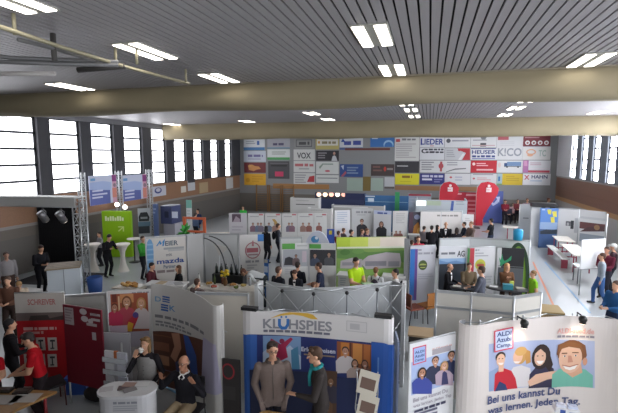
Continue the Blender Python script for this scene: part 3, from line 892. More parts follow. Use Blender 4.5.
board('white sponsor board with a slanted grey handwriting', 444.9, 160.5, 470.3, 173, 'd5d5d5', [G([(446, 171.5), (455, 168.5), (466, 168), (466, 169), (455, 169.8), (446, 172.3)], '77777a'), LN(447, 162, 463, 166.5, 2, 'a2a2a6')])
board('white sponsor board with a tiny red cross behind the red flag', 444.9, 173.4, 470.3, 185, 'd5d5d6', [E(450.8, 177.3, 1.3, 1, 'c05058'), LN(455, 176.5, 466, 182, 2, 'b4b6c4')])
board('white sponsor board with a grey emblem and dark number plate', 470.9, 136, 496.4, 147.6, 'd6d6d6', [G([(480, 136.6), (487, 136.6), (485, 140), (482, 140)], '77787c'), R(480.3, 143, 486, 146.6, '4a4a50'), LN(473, 139.5, 494, 142, 1, 'a0a2a6'), LN(472, 145, 495, 147, 1, 'c4a4a4')])
board('white sponsor board with navy HEUSER lettering', 470.9, 148, 496.4, 160, 'd8d9dc', [T('HEUSER', 472, 150, 495.6, 154, '2e3d7c'), R(471, 148.3, 496, 149, '2e3d7c'), WD(472, 155.2, 495, 157.3, '35447f'), R(472, 158, 495, 159.2, '8088b0')])
board('bright red sponsor board with white lettering lines', 470.9, 160.4, 496.4, 173, 'c01f2e', [E(473.8, 164, 1.5, 1.5, 'f0dada'), LN(476.5, 163, 488, 167, 2, 'e8b4b8'), LN(476.5, 169, 493, 172, 1, 'e8b4b8')])
board('white sponsor board with faint red print above the right feather flag', 470.9, 173.4, 496.4, 185, 'd6d6d6', [E(473.8, 178.5, 1.2, 1, 'c46a70'), LN(473, 174, 495, 176, 1, '9a9a9e'), LN(477, 177.5, 492, 181, 2, 'd0a4a6')])
board('large pale sponsor board with grey KICO lettering', 497, 136, 522.3, 160, 'd2d2d3', [R(498, 136.4, 508.6, 140, 'b0565c'), T('K!CO', 497.8, 148, 521.6, 156.2, '8e939a'), LN(500, 141.5, 518, 147, 3, 'c6c6c8')])
board('white sponsor board with a blue lorry', 497, 160.4, 522.3, 173, 'd8d8d8', [R(507, 161.8, 521, 166, '6f8cb4'), R(504.2, 163, 507, 166.8, '31507e'), E(507, 167, 1, .8, '303030'), E(518, 167, 1, .8, '303030'), R(504, 166, 521, 166.8, '4c5560'), E(499.5, 165, 1.5, 2.6, 'dcc4c0')])
board('yellow sponsor board with a pale blue strip at its left', 497, 173.4, 522.3, 185.3, 'd2b52c', [R(497, 173, 501.8, 186, 'a9c4cc'), R(498.3, 176.5, 500, 181, '3f7ab0'), R(497, 183.5, 502, 186, '7aa860'), LN(506, 176, 519, 182, 3, 'bfa226')])
board('dark red sponsor board with four white circles', 523, 134.8, 550.2, 146.2, '7a2c33', [[E(527.5+i*6.3, 142.7, 2.4, 2.2, 'e8e2e0') for i in range(4)], [E(527.5+i*6.3, 142.9, 1.2, 1.1, '9a5a5c') for i in range(4)], LN(525, 137, 547, 139, 1, 'b88a8c')])
board('white sponsor board with orange scribble and TC letters', 523, 146.6, 550.2, 160, 'd8d6d3', [E(531, 152, 5, 3, 'dfa685'), E(531, 152, 3.6, 1.8, 'd8d6d3'), E(530, 155, 3, 1.5, 'dfa685'), T('TC', 538.5, 150, 546, 156.4, '9fb2a8')])
board('white sponsor board with a pink strip at left and red foot', 523, 160.3, 550.2, 173, 'dadadc', [R(523, 160, 528, 173, 'b071a4'), G([(524, 161), (527, 161), (527.5, 166), (524, 166)], 'cf96bc'), R(528, 170.3, 549.5, 172.6, 'c0485a'), LN(530, 162.5, 547, 166, 2, 'c6aab4')])
board('white sponsor board with dark HAHN lettering and a red cross', 523, 173.3, 550.2, 185.5, 'dadbdd', [T('HAHN', 531.5, 175, 547.5, 178.6, '35416e'), G([(524, 175), (525.4, 175), (529.4, 179.6), (528, 179.6)], 'c8606a'), G([(528, 175), (529.4, 175), (525.4, 179.6), (524, 179.6)], 'c8606a'), LN(530, 180, 548, 183, 1, 'b8c4d4')])

# ================================================================== FAR BOOTHS
GF = 'banners at the far booths'
def flag(label, px, pyt, base_px, zt, c, w=1.15, mark=True, y=30.5):
    """feather flag: pole and a curved sail"""
    top = PY(px, pyt, y); x0 = top.x-w*.5; zt = top.z
    r = thing('feather_flag', label, 'feather flag', (x0, y, 0), 'red feather flags')
    m = MB(); m.tube([(x0, y, .05), (x0, y, zt*.7), (x0+.05, y, zt*.9), (x0+w*.3, y, zt)], .02, alu(), 6); part('pole', m, r)
    pts = [(0, .35), (0, zt*.72), (.06, zt*.87), (.25, zt*.97), (w*.5, zt), (w*.8, zt*.96), (w, zt*.86), (w*.97, zt*.74), (w*.55, zt*.42), (w*.25, .35)]
    m = MB(); n = len(pts)
    vs = [(x0+a, y-.012-.03*math.sin(a*3), b) for a, b in pts]+[(x0+a, y+.0-.03*math.sin(a*3), b) for a, b in pts]
    m.add(vs, [tuple(range(n)), tuple(range(n, 2*n))[::-1]]+[((i+1) % n, i, n+i, n+(i+1) % n) for i in range(n)], M(c, .6)); part('sail', m, r)
    m = MB(); cx = x0+w*.55; q = zt*.83
    m.box((cx-.16, y-.066, q-.16), (cx+.16, y-.046, q+.13), M('ecd8d8', .6)); m.lathe([(.10, 0), (.10, .012)], (0, 0, 0), M('ecd8d8', .6), 12) if False else None
    m.ball((cx, y-.056, q+.24), .09, .012, .09, M('ecd8d8', .6), 10, 6); m.box((cx-.16, y-.07, q-.03), (cx+.06, y-.067, q-.0), M(c, .6)); part('emblem', m, r)
    m = MB(); m.box((x0-.3, y-.3, 0), (x0+.3, y+.3, .05), M('444444', .6)); part('base_plate', m, r)
flag('left red feather flag rising beside the red banner wall', 449.5, 181.5, 0, 0, 'c02436', 1.25)
flag('right red feather flag leaning over the black shirted visitor', 488, 181.5, 0, 0, 'c42638', 1.35, y=30.0)
path = [PY(450, 192, 31).xy, PY(484, 192, 31).xy]
panel('banner_display', 'red banner wall with white scribbled writing between the feather flags', 'banner', [Vector(q) for q in path], PY(450, 192, 31).z, [LN(453, 193, 464, 196, 1, 'e0a0a4'), LN(466, 194, 480, 198, 1, 'e0a0a4'), LN(468, 200, 481, 216, 4, 'd88088'), LN(455, 201, 465, 203, 1, 'd88088')], 'b8243a', group=None)
path = [PY(484.5, 191, 32.5).xy, PY(503.5, 191, 32.5).xy]
panel('poster_board', 'blue poster wall with a pale bird shape beside the red flag', 'poster', [Vector(q) for q in path], PY(490, 191, 32.5).z, [G([(489, 201), (494, 203), (499, 197), (498, 203), (493, 206)], 'b4bede'), G([(496, 197), (500, 196.5), (499, 203)], 'c2cae4')], '4a5a9c')

# booths in the far rows
def booth(label, cat, px0, px1, pyt, zt, items, base='d0d0ce', depth=1.5, name='exhibition_booth', fascia=None, z0=0, group='far exhibition booths', dz=0):
    a = P(px0, pyt, zt); b = P(px1, pyt, zt); y = (a.y+b.y)/2
    a = PY(px0, pyt, y); b = PY(px1, pyt, y); zt = (a.z+b.z)/2
    s = Surf([Vector((a.x, y)), Vector((b.x, y))])
    r = thing(name, label, cat, ((a.x+b.x)/2, y, 0), group)
    pp_ = part('back_panel', sheet(s, .02, zt, .04, M(base, .5)), r)
    if items: part('printed_graphic', graphic(s, [('f', base)]+items, .02, .02, zt), pp_)
    for x in (a.x, b.x):
        m = MB(); m.box((x-.03, y+.02, 0), (x+.03, y+depth, zt), M(base, .5)); part('side_panel', m, r)
    if fascia:
        m = MB(); m.box((a.x-.03, y-.05, zt-.28), (b.x+.03, y+.0, zt+.02), M(fascia, .5)); part('fascia', m, r)
    return r
booth('white booth with a dark slot across its fascia left of the lit photo box', 'booth', 290.5, 318, 198, 2.35, [R(296, 203.8, 315, 205.2, '4a4a4c'), LN(296, 200, 310, 202, 1, 'b0b0b0')], 'c6c6c4', depth=.6)
booth('navy booth with a lit strip of food pictures along its top', 'booth', 315.5, 364, 193, 2.4, [R(316, 189, 346, 199.5, '3b3a44'), [E(319+i*6.2, 194.5, 2.4, 2.2, M(c, .5, emit=1.2)) for i, c in enumerate(('d8b9a0', 'f0d8b4', 'e6a08c', 'f4e6cc', 'c88c7c'))], R(345, 193, 365, 200, '252c52')], '2e3658', depth=.5)
booth('long blue booth with a white logo at its left end', 'booth', 365.5, 408, 195.5, 2.3, [R(368, 198, 374, 202, 'd4e0ea'), R(365, 201.5, 408, 202.3, '9fc0d8'), R(365, 195.6, 375, 197, 'd0d8de')], '3d6c9c', depth=.5)
booth('dark red topped far booth behind the white rear booth', 'booth', 408.5, 431, 194, 2.4, [R(408, 193, 432, 196.4, '9c3a48'), LN(410, 198, 428, 204, 2, 'a4a8b0')], '97a0a8', depth=.5)
booth('pale far booth with two bright screens behind the crowded white booth', 'booth', 416, 467, 200, 2.35, [R(416.5, 200.5, 426, 205.8, M('dfe6ea', .4, emit=.9)), R(426.5, 200.6, 441, 205.6, 'b0bfa6'), G([(450, 212), (451.5, 201), (454, 201), (453, 212)], '4a62a8'), LN(456, 201, 465, 206, 2, '9aa4ac')], 'b4bcc2')
booth('grey white booth behind the four portrait posters', 'booth', 332, 384, 205.5, 2.15, [R(334, 206, 368, 208, 'e0e0e0'), LN(326, 207, 332, 209, 1, '9a9a9c')], 'b6b6b4', depth=.4)
booth('low white booth front left of the portrait posters', 'booth', 308, 331, 208.5, 2.2, [LN(311, 210, 326, 211, 1, 'a8a8a8')], 'c9c9c7', depth=.4)
r = thing('beach_flag', 'thin green upright flag standing beside the long blue booth', 'flag', P(396, 218, 1.0).xy.to_3d())
bx = PY(396, 192, r.location.y)
m = MB(); m.tube([(bx.x, bx.y, .05), (bx.x, bx.y, bx.z)], .02, alu(), 6); part('pole', m, r)
m = MB(); m.prism([(bx.x-.05, bx.y-.02), (bx.x+.22, bx.y-.05), (bx.x+.22, bx.y-.03), (bx.x-.05, bx.y)], .8, bx.z, M('3c9a62', .6)); part('sail', m, r)
m = MB(); m.box((bx.x-.2, bx.y-.2, 0), (bx.x+.2, bx.y+.2, .05), M('444444')); part('base_plate', m, r)

# row of small white posters
ZP = 2.1
pa, pb = P(229, 213, ZP), P(328, 213.5, ZP)
def rowpt(px): 
    return PX(px, 213, 0) if False else None
rowS = Surf([pa.xy, pb.xy])
def rowpanel(label, x0, x1, items, base='cfcfcd', group='white posters in a row'):
    u0, _ = rowS.hit(x0, 213); u1, _ = rowS.hit(x1, 213)
    panel('poster', label, 'poster', [rowS.at(u0), rowS.at(u1)], ZP, items, base, group=group)
rowpanel('poster with a dark picture at the left end of the white poster row', 229, 246.6, [R(232, 214, 241, 222, '5a4a58'), G([(233, 222), (236, 216), (240, 219), (240, 222)], 'a89aa4'), LN(232, 226, 243, 232, 2, 'b0acb4')], 'c4c2c6')
ft = ['8a6a78', '6c7a90', '7c7486', '9a7a70', '8a5a52']
labs = ['white poster of three small figures with a red corner, second from left in the row', 'white poster of a figure with a yellow slide and red corner, third in the row', 'white poster of one crouching figure with a red corner, fourth in the row', 'white poster of two brownish figures with a red corner, fifth in the row', 'white poster with a single brown figure at the right end of the row']
fx = [(248, 264, [(253, 0), (258, 1), (261, 2)]), (265, 281, [(269, 1), (275, 3)]), (281.7, 297, [(289, 2), (292, 0)]), (297.6, 313.5, [(303, 3), (309, 4)]), (314.2, 327, [(319, 4)])]
for (x0, x1, fs), lb_ in zip(fx, labs):
    it = [R(x1-5, 214, x1-1, 215.3, 'b85258'), LN(x0+2, 216, x1-3, 218, 1, 'a8a8aa')]
    for a, c in fs: it += [FIG(a, 224, 1.3, 'b08a78', '5a463e', ft[c], tall=6)]
    if x0 == 265: it.append(G([(272, 219), (275, 219), (280, 226), (277, 227)], 'b8985a'))
    rowpanel(lb_, x0, x1, it)

# portrait posters
GP = 'portrait posters'
panel('poster', 'white poster with pale blue text lines, leftmost of the portrait posters', 'poster', [(334.5, 210.5), (350.3, 210)], 2.1, [LN(337, 212, 348, 224, 6, 'b0b8c8')], 'd2d4d8', group=GP)
panel('poster', 'grey white poster with a dark suited man printed on it', 'poster', [(351.5, 208.5), (373, 208.5)], 2.15, [WD(356, 211, 371, 213, '8a8c90'), LN(357, 214.5, 370, 216, 1, 'a0a2a6'), FIG(361.8, 221.5, 2.3, 'b08672', '3a2c28', '2a2a30', tall=7)], 'bcbebf', group=GP)
panel('poster', 'pale blue headed poster with a smiling woman in a dark jacket', 'poster', [(374, 210.3), (391.5, 211)], 2.1, [R(374, 209, 392, 214.5, 'b4bfd8'), WD(377.5, 212, 388, 214, '4a5a98'), FIG(381.4, 224, 2.3, 'b08672', '43302a', '26262c', tall=6, female=True)], 'c6c8cc', group=GP)
panel('poster', 'grey white poster with two small figures at its foot, right of the portrait posters', 'poster', [(393, 211), (408, 210.8)], 2.1, [LN(396, 213, 405, 224, 6, 'aaaaaa'), FIG(396, 232, 1.2, 'a07866', '5a4038', '8a5a50', tall=4), FIG(400, 232, 1.2, 'a07866', '5a4038', '8a5a50', tall=4)], 'c2c2c0', group=GP)

# crowded white booth
r, s = partition('white back wall of the crowded rear booth with a line of dark text', [(421, 210.5), (462, 210.8)], 2.15, base='d6d2cf', items=[WD(437, 214.6, 458, 216.4, '8a8684')])
panel('poster', 'dark poster with an orange glow at the left of the crowded booth', 'poster', [(409, 212), (421, 212)], 2.05, [R(409, 211, 412.5, 236, '4a3040'), G([(412, 236), (414, 226), (418, 222), (421, 229), (421, 236)], 'b87a34'), E(419, 231, 2, 3.5, 'e0b060'), E(417, 217, 3, 2.5, '8088a4')], '3c3844')
panel('poster', 'bright white poster at the right of the crowded rear booth', 'poster', [(463, 214), (474, 214.5)], 2.0, [LN(465, 218, 472, 222, 2, 'd0d0d0')], 'e8e8e8')
m = MB(); a = P(409, 234.5, 1.05); b = P(431, 234.5, 1.05)
r = thing('counter', 'low white counter with a dark picture front under the orange poster', 'counter', ((a.x+b.x)/2, a.y, 0))
m.box((a.x, a.y, 0), (b.x, a.y+.28, 1.02), M('b8b8b8')); part('body', m, r); m = MB(); m.box((a.x-.04, a.y-.04, 1.02), (b.x+.04, a.y+.31, 1.06), M('d0d0d0')); part('countertop', m, r)
m = MB(); m.box((a.x+.25, a.y-.02, .35), (b.x-.2, a.y-.004, .95), M('4a4650')); part('picture_front', m, r)
partition('low pale partition running behind the antler screen and the green arch', [(440, 238), (470, 237), (530, 240)], 2.05, base='c8cccd')

# right hand side booths
for lab, x0, x1, yt, base, extra in (('grey partition end with a small sign left of the black topped column', 520, 531.5, 204, 'a8acb0', [R(523, 217.5, 528.5, 218.6, '5a5c60')]), ('bright white partition beside the blue lake poster', 531.5, 541, 206, 'dcdedf', None)):
    a = P(x0, yt, 2.15); y = a.y; b = PY(x1, yt, y)
    partition(lab, [Vector(a.xy), Vector(b.xy)], 2.15, base=base, items=extra)
a = P(531, 206, 2.15)
single('header_box', MB().box((a.x, a.y-.2, 2.14), (a.x+1.2, a.y+.2, 2.33), M('1c1c20', .5)), 'black box lying along the top of the bright white partition', 'box')
panel('poster', 'blue lake poster with yellow notes stuck on it', 'poster', [(540.5, 208), (558.5, 208.3)], 2.1, [R(540, 207, 559, 229, '5b84c4'), R(540, 222, 559, 229.5, '8fa8cc'), G([(540, 231), (546, 229.5), (552, 230), (559, 229), (559, 234), (540, 234)], '2c3440'), R(540, 234, 559, 250, '44608e'), G([(547, 209.5), (551.3, 209.5), (551, 214.5), (548, 214)], 'd6cc48'), G([(552, 211.5), (556.5, 211), (556.6, 217), (553, 216.5)], 'd6cc48'), G([(550.5, 217), (554.3, 217), (554.6, 222.5), (551, 222.6)], 'd6cc48'), R(542, 209, 545, 210.2, 'c4d2ec')], '44608e')
partition('bright white partition right of the blue lake poster with papers pinned', [(559, 207.5), (579.5, 209)], 2.1, base='e2e3e4', items=[R(566, 221, 570.5, 226, '6a6a72'), E(568, 224, 1.3, 1.6, 'c0c0c4'), R(571, 220.5, 573.5, 229, '3e4048'), R(575, 218, 578, 233, 'c2c4c8')])
panel('poster_board', 'white booth wall with a wide dark red picture near the right windows', 'poster', [(580, 209.5), (606.5, 212)], 2.15, [R(580, 216, 606, 221, 'c4c8cc'), R(580, 221.5, 605.5, 231.5, '6c4648'), G([(580, 231.5), (588, 227), (606, 226), (606, 231.5)], '5a4044'), E(597, 227.5, 3, 2.6, '9a7a5a'), R(580, 233, 606, 245, '98a2ae')], 'd4d6d8')
m = MB(); a = P(607.5, 214, 2.45); m.tube([(a.x, a.y, 0), (a.x, a.y, 2.45)], .035, alu(), 8); single('pole', m, 'bright metal pole at the right edge of the dark red picture wall', 'pole')

# long tables with red legs
def trestle(label, A, B, z=.76, w=.7, top='d9d4ca', leg='a8485a', name='trestle_table', grp='tables with red legs'):
    a = P(*A, z); b = P(*B, z); d = (b-a); d.z = 0; L = d.length; ang = math.atan2(d.y, d.x); c = (a+b)/2
    r = thing(name, label, 'table', (c.x, c.y, 0), grp, ang)
    m = MB(); m.box((-L/2, -w/2, z-.04), (L/2, w/2, z), M(top, .35)); part('tabletop', m, r, local=True)
    for x in (-L/2+.25, L/2-.25):
        for y in (-w/2+.06, w/2-.06):
            m = MB(); m.tube([(x, y, 0), (x, y, z-.04)], .025, M(leg, .5), 8); part('leg', m, r, local=True)
        m = MB(); m.box((x-.02, -w/2+.06, .2), (x+.02, w/2-.06, .24), M(leg, .5)); part('crossbar', m, r, local=True)
    return r
trestle('pale long table with red legs nearest the right windows, front one', (568.5, 244), (584, 256))
trestle('pale long table with red legs in front of the white partition, rear one', (560, 236), (567, 241.5))
trestle('pale table with red legs right of the black shirted visitor', (503, 226.5), (519, 227.5))
def bench(label, A, B):
    a = P(*A, .45); b = P(*B, .45); d = b-a; d.z = 0; L = d.length; ang = math.atan2(d.y, d.x); c = (a+b)/2
    r = thing('bench', label, 'bench', (c.x, c.y, 0), 'benches at the long tables', ang); m = MB(); m.box((-L/2, -.15, .41), (L/2, .15, .45), M('d8d8d6', .4)); part('seat', m, r, local=True)
    for x in (-L/2+.2, L/2-.2): m = MB(); m.box((x-.02, -.12, 0), (x+.02, .12, .41), M('a8485a', .5)); part('leg', m, r, local=True)
bench('pale bench with red legs along the front long table', (550, 245), (566, 259))

# white board easel near the right edge
a = P(582, 240, 1.95); b = P(606, 238.5, 1.95)
r = thing('flip_chart', 'large white board on an easel beside the standing visitors at right', 'flip chart', ((a.x+b.x)/2, (a.y+b.y)/2, 0))
s = Surf([a.xy, b.xy]); part('board', sheet(s, .95, 1.95, .03, M('eceeef', .35)), r); part('ledge', sheet(s, .92, .95, .12, alu()), r)
for u in (.1, s.L-.1):
    q = s.at(u, -.05); q2 = s.at(u, -.5); m = MB(); m.tube([(q.x, q.y, 0), (q.x, q.y, 1.9)], .02, alu(), 6); part('leg', m, r)
r = thing('side_table', 'low grey white table under the white board at right', 'table', P(590, 283, 0).xy.to_3d())
c = Vector(r.location); m = MB(); m.box((c.x-.55, c.y-.3, .62), (c.x+.55, c.y+.3, .66), M('d2d5d8', .4)); part('tabletop', m, r)
for x in (-.5, .5):
    for y in (-.25, .25): m = MB(); m.tube([(c.x+x, c.y+y, 0), (c.x+x, c.y+y, .62)], .02, M('6c7076', .4), 6); part('leg', m, r)

# ================================================================== LEFT SIDE: stage, bar tables, wall banners
def truss(name_parent, a, b, w, partname, bays=None):
    """square lattice girder between two points"""
    a = Vector(a); b = Vector(b); t = (b-a).normalized(); L = (b-a).length
    u = t.orthogonal().normalized() if abs(t.z) > .9 else Vector((0, 0, 1)); 
    if abs(t.z) > .9: u = Vector((1, 0, 0))
    v = t.cross(u).normalized(); u = v.cross(t).normalized()
    c = [u*w/2+v*w/2, u*w/2-v*w/2, -u*w/2-v*w/2, -u*w/2+v*w/2]; m = MB(); mt = alu()
    for q in c: m.tube([a+q, b+q], .025, mt, 6)
    n = bays or max(2, int(L/w/1.3))
    for i in range(n):
        for k in range(4):
            p = a+t*L*i/n+c[k]; q = a+t*L*(i+1)/n+c[(k+1) % 4]
            if i % 2: p, q = a+t*L*i/n+c[(k+1) % 4], a+t*L*(i+1)/n+c[k]
            m.tube([p, q], .012, mt, 5)
            m.tube([p, a+t*L*i/n+(c[(k+1) % 4] if not i % 2 else c[k])], .012, mt, 5)
    part(partname, m, name_parent)
q = P(84.5, 290, 0); zt = 3.15
e = P(0, 204, zt); e2 = P(82, 200, zt)
st = thing('stage_truss', 'silver truss goal post framing the black draped stage at left', 'truss', (q.x, q.y, 0))
dirx = Vector((-1, -.12, 0)).normalized()
A0 = Vector((q.x, q.y, 0)); B0 = A0+dirx*((A0.x-XL-.4)/-dirx.x)
truss(st, A0, A0+Vector((0, 0, zt)), .3, 'column'); truss(st, A0+Vector((0, 0, zt)), B0+Vector((0, 0, zt)), .3, 'beam'); truss(st, B0, B0+Vector((0, 0, zt)), .3, 'column')
m = MB(); nrm = Vector((-dirx.y, dirx.x, 0)); nrm = nrm if nrm.y > 0 else -nrm
pts = [A0-nrm*.2, B0-nrm*.2, B0+nrm*.4, A0+nrm*.4]
m.prism([(v.x, v.y) for v in pts], zt+.17, zt+.2, M('c9cac8', .6)); part('canopy', m, st)
m = MB(); cpts = [A0-nrm*.22, B0-nrm*.22, B0-nrm*.19, A0-nrm*.19]
m.prism([(v.x, v.y) for v in cpts], zt-.12, zt+.16, M('bdbfbd', .6)); part('fascia', m, st)
def drape(name, label, pts, z0, z1, c, amp=.06, grp=None):
    m = MB(); vs = []; N = len(pts)
    for z in (z0, z1):
        vs += [(p.x, p.y, z) for p in pts]
    n = N
    bk = [Vector(p)+Vector((0, .03, 0)) for p in pts]
    vs += [(p.x, p.y, z0) for p in bk]+[(p.x, p.y, z1) for p in bk]
    fs = []
    for i in range(n-1): fs += [(i, i+1, n+i+1, n+i), (2*n+i+1, 2*n+i, 3*n+i, 3*n+i+1), (n+i, n+i+1, 3*n+i+1, 3*n+i)]
    fs += [(0, n, 3*n, 2*n), (n-1, 3*n-1, 4*n-1, 2*n-1)]
    m.add(vs, fs, M(c, .9), False); return single(name, m, label, 'curtain', grp)
k_ = 0
while proj(A0+nrm*2.3+dirx*k_+Vector((0, 0, 1.5)))[0] > 77: k_ += .05
a = A0+nrm*2.3+dirx*k_; b = a+dirx*((a.x-XL-.15)/-dirx.x); N = 110
drape('stage_curtain', 'black folded curtain hanging behind the stage truss', [a+(b-a)*i/N+nrm*.06*math.sin(i*.9) for i in range(N+1)], .02, zt-.2, '121114')
for i, (px, py) in enumerate([(37.5, 214), (47.5, 216)]):
    p = P(px, py, 2.75)
    # hang on the beam line
    d = (p-A0); s_ = d.dot(dirx); p = A0+dirx*s_+Vector((0, 0, 2.75))
    r = thing('stage_spotlight', ['silver spotlight can hanging from the stage truss, left one', 'silver spotlight can hanging from the stage truss, right one with a lit lens'][i], 'spotlight', (p.x, p.y, 2.4), 'stage spotlights')
    rt = Matrix.Rotation(math.radians(35), 3, 'X')
    m = MB(); k = []
    ax = rt @ Vector((0, 0, -1)); c = Vector((p.x, p.y, 2.62))
    m.tube([c-ax*.2, c-ax*.05, c+ax*.2], .12, M('9a9a9e', .3, .8), 12); part('can', m, r)
    m = MB(); m.tube([c+ax*.2, c+ax*.215], .1, M('fff2e0', .3, emit=[.6, 5.0][i]), 12); part('lens', m, r)
    m = MB(); m.tube([c+Vector((-.14, 0, 0)), c+Vector((-.14, 0, .2)), c+Vector((0, 0, .27)), c+Vector((.14, 0, .2)), c+Vector((.14, 0, 0))], .012, M('8a8a8c', .4, .7), 6); m.tube([c+Vector((0, 0, .27)), c+Vector((0, 0, .34))], .03, M('3a3a3a', .5), 6); part('yoke', m, r)

# stage counter
m = MB(); q_ = [A0+dirx*.5+nrm*.3, B0-dirx*.4+nrm*.3, B0-dirx*.4+nrm*2.1, A0+dirx*.5+nrm*2.1]; m.prism([(v.x, v.y) for v in q_], 0, .015, M('1d1c1f', .9)); single('stage_carpet', m, 'black carpet on the floor of the draped stage', 'carpet')
a = P(46.5, 269, 1.2); b = P(79.5, 266, 1.2)
d = (b-a).normalized(); nn = Vector((-d.y, d.x, 0)); L = (b-a).length
r = thing('stage_counter', 'white fronted counter with a slatted wooden top in front of the black stage', 'counter', ((a.x+b.x)/2, (a.y+b.y)/2, 0))
def quad(p, q, dep): return [(v.x, v.y) for v in (p, q, q+nn*dep, p+nn*dep)]
m = MB(); m.prism(quad(a, b, .8), .02, 1.15, M('c4ccd2', .4)); part('body', m, r)
m = MB(); m.prism(quad(a-nn*.012+d*(L*.5-.01), a-nn*.012+d*(L*.5+.01), .01), .05, 1.13, M('7e868c', .5)); part('front_joint', m, r)
m = MB()
for i in range(8): m.prism(quad(a-d*.05-nn*.06+nn*(i*.112), b+d*.02-nn*.06+nn*(i*.112), .098), 1.15, 1.2, M(['8d7d66', '6e604e'][i % 2], .6)); 
part('slatted_top', m, r)
# white boxes under it with a bending visitor
c = P(28, 291, .5); m = MB(); m.box((c.x-.35, c.y-.25, 0), (c.x+.3, c.y+.25, .5), M('c0bfbe', .6)); m.box((c.x-.36, c.y-.26, .38), (c.x+.31, c.y+.26, .52), M('cdccca', .6)); single('storage_box', m, 'pale lidded box on the floor left of the stage counter', 'box')
c = P(95, 284, .3); m = MB(); m.lathe([(.2, 0), (.22, .05), (.26, .55), (.24, .56), (.2, .08)], (c.x, c.y, 0), M('284f94', .5), 16); single('waste_bin', m, 'blue waste bin at the foot of the stage truss column', 'bin')

# bar tables with stretch covers
def bartable(label, px, py, h=1.14, cover='d2cdc4'):
    p = P(px, py, 0)
    r = thing('bar_table', label, 'bar table', (p.x, p.y, 0), 'bar tables in white stretch covers')
    m = MB(); m.lathe([(.24, 0), (.22, .02), (.13, .28), (.085, .55), (.105, .82), (.2, 1.02), (.29, h-.02)], (0, 0, 0), M(cover, .8, noise=.05, scale=4, kind='cloth'), 24); part('stretch_cover', m, r, local=True)
    m = MB(); m.lathe([(.30, h-.02), (.315, h-.01), (.315, h+.012), (.30, h+.02)], (0, 0, 0), M('dcd6cc', .5), 28); part('tabletop', m, r, local=True)
    return r
bartable('white stretch covered bar table beside the truss column', 94, 271)
bartable('white stretch covered bar table the man in black leans on', 123.5, 271)
p = P(135, 262, 0); r = thing('bar_table', 'plain round bar table on a thin dark stem right of the covered ones', 'bar table', (p.x, p.y, 0), None)
m = MB(); m.lathe([(.29, 1.05), (.3, 1.06), (.3, 1.08), (.29, 1.09)], (0, 0, 0), M('d6d2ca', .5), 24); part('tabletop', m, r, local=True)
m = MB(); m.tube([(0, 0, .03), (0, 0, 1.05)], .03, M('3a3a3c', .4), 8); part('stem', m, r, local=True); m = MB(); m.lathe([(.26, 0), (.26, .02), (.05, .05)], (0, 0, 0), M('3a3a3c', .4), 16); part('base_plate', m, r, local=True)

# lime green wall and neighbours
panel('display_board', 'lime green display wall with white lettering lit by two spots', 'display wall', [(102.5, 211), (131, 211)], 2.2, [[('b', 106+i*2.4, 216+(i % 3 == 1)*1.2, 107.8+i*2.4, 220.5, 'e4ecc4') for i in range(8)], G([(119, 226), (125, 226), (125, 231), (123.8, 231), (123.8, 227.8), (119.8, 231.2), (119, 230.4), (123, 227), (119, 227)], 'd4e094')], '8cbc10', th=.2, pname='board')
for i, (px, py) in enumerate([(117, 204.5), (125, 207)]):
    p = P(px, py, 2.47); r = thing('spot_lamp', ['glowing spot lamp above the lime green wall, left one', 'glowing spot lamp above the lime green wall, right one'][i], 'spot lamp', (p.x, p.y, 2.15), 'spot lamps over the lime wall')
    m = MB(); m.ball((p.x, p.y, 2.47), .1, .1, .1, M('fff6e8', .3, emit=4.0), 12, 8); part('bulb', m, r)
    q = P(px, 211, 2.2); m = MB(); m.tube([(p.x, p.y+.02, 2.47), (q.x, q.y, 2.21)], .015, alu(), 6); part('arm', m, r)
# banners hung along the left windows, on lattice posts
xb = XL+.55
for i, (a, b, lab) in enumerate([((88.5, 177), (117, 202), 'blue and white banner with a pink edge hung below the left windows, left one'), ((121.5, 176), (147, 198), 'blue and white banner with a pink edge hung below the left windows, right one')]):
    p = PX(a[0], a[1], xb); q = PX(b[0], b[1], xb); p2 = PX(b[0], 173.5, xb)
    z1 = (p.z+p2.z)/2; z0 = q.z
    s = Surf([Vector((xb, p.y)), Vector((xb, q.y))])
    r = thing('hanging_banner', lab, 'banner', (xb, (p.y+q.y)/2, z0), 'banners hung below the left windows')
    pp_ = part('cloth', sheet(s, z0, z1, .03, M('c2c8dc', .6)), r)
    x0, x1 = a[0], b[0]; w_ = x1-x0
    it = [R(x0, 187, x0+.78*w_, 206, '5c66a6'), G([(x0, 190), (x0, 183), (x0+.5*w_, 181), (x0+.78*w_, 182), (x0+.78*w_, 190)], 'a3b4da'), R(x0+.8*w_, 172, x1+1, 206, 'cf9fb2'), R(x0+.8*w_, 175, x1, 181, '8a3f7c'), R(x0+.82*w_, 188, x1-.5, 197, 'd08878'), E(x0+.9*w_, 185, 1.4, 2, '8a7a86'),
          LN(x0+.12*w_, 190, x0+.7*w_, 200, 3, 'c8cce4'), WD(x0+.05*w_, 178.3, x0+.22*w_, 181, '6a9ac8')]
    g = graphic(s, [('f', 'c2c8dc')]+it, .015, z0, z1); part('printed_graphic', g, pp_)
for i, (px, lab) in enumerate([(82, 'left of the first blue banner'), (119.3, 'between the two blue banners'), (149.5, 'right of the second blue banner')]):
    p = PX(px, 190, xb-.05); r = thing('truss_post', 'slim silver lattice post '+lab, 'truss', (p.x, p.y, 0), 'slim lattice posts'); truss(r, (p.x, p.y, 0), (p.x, p.y, 4.0), .22, 'lattice')
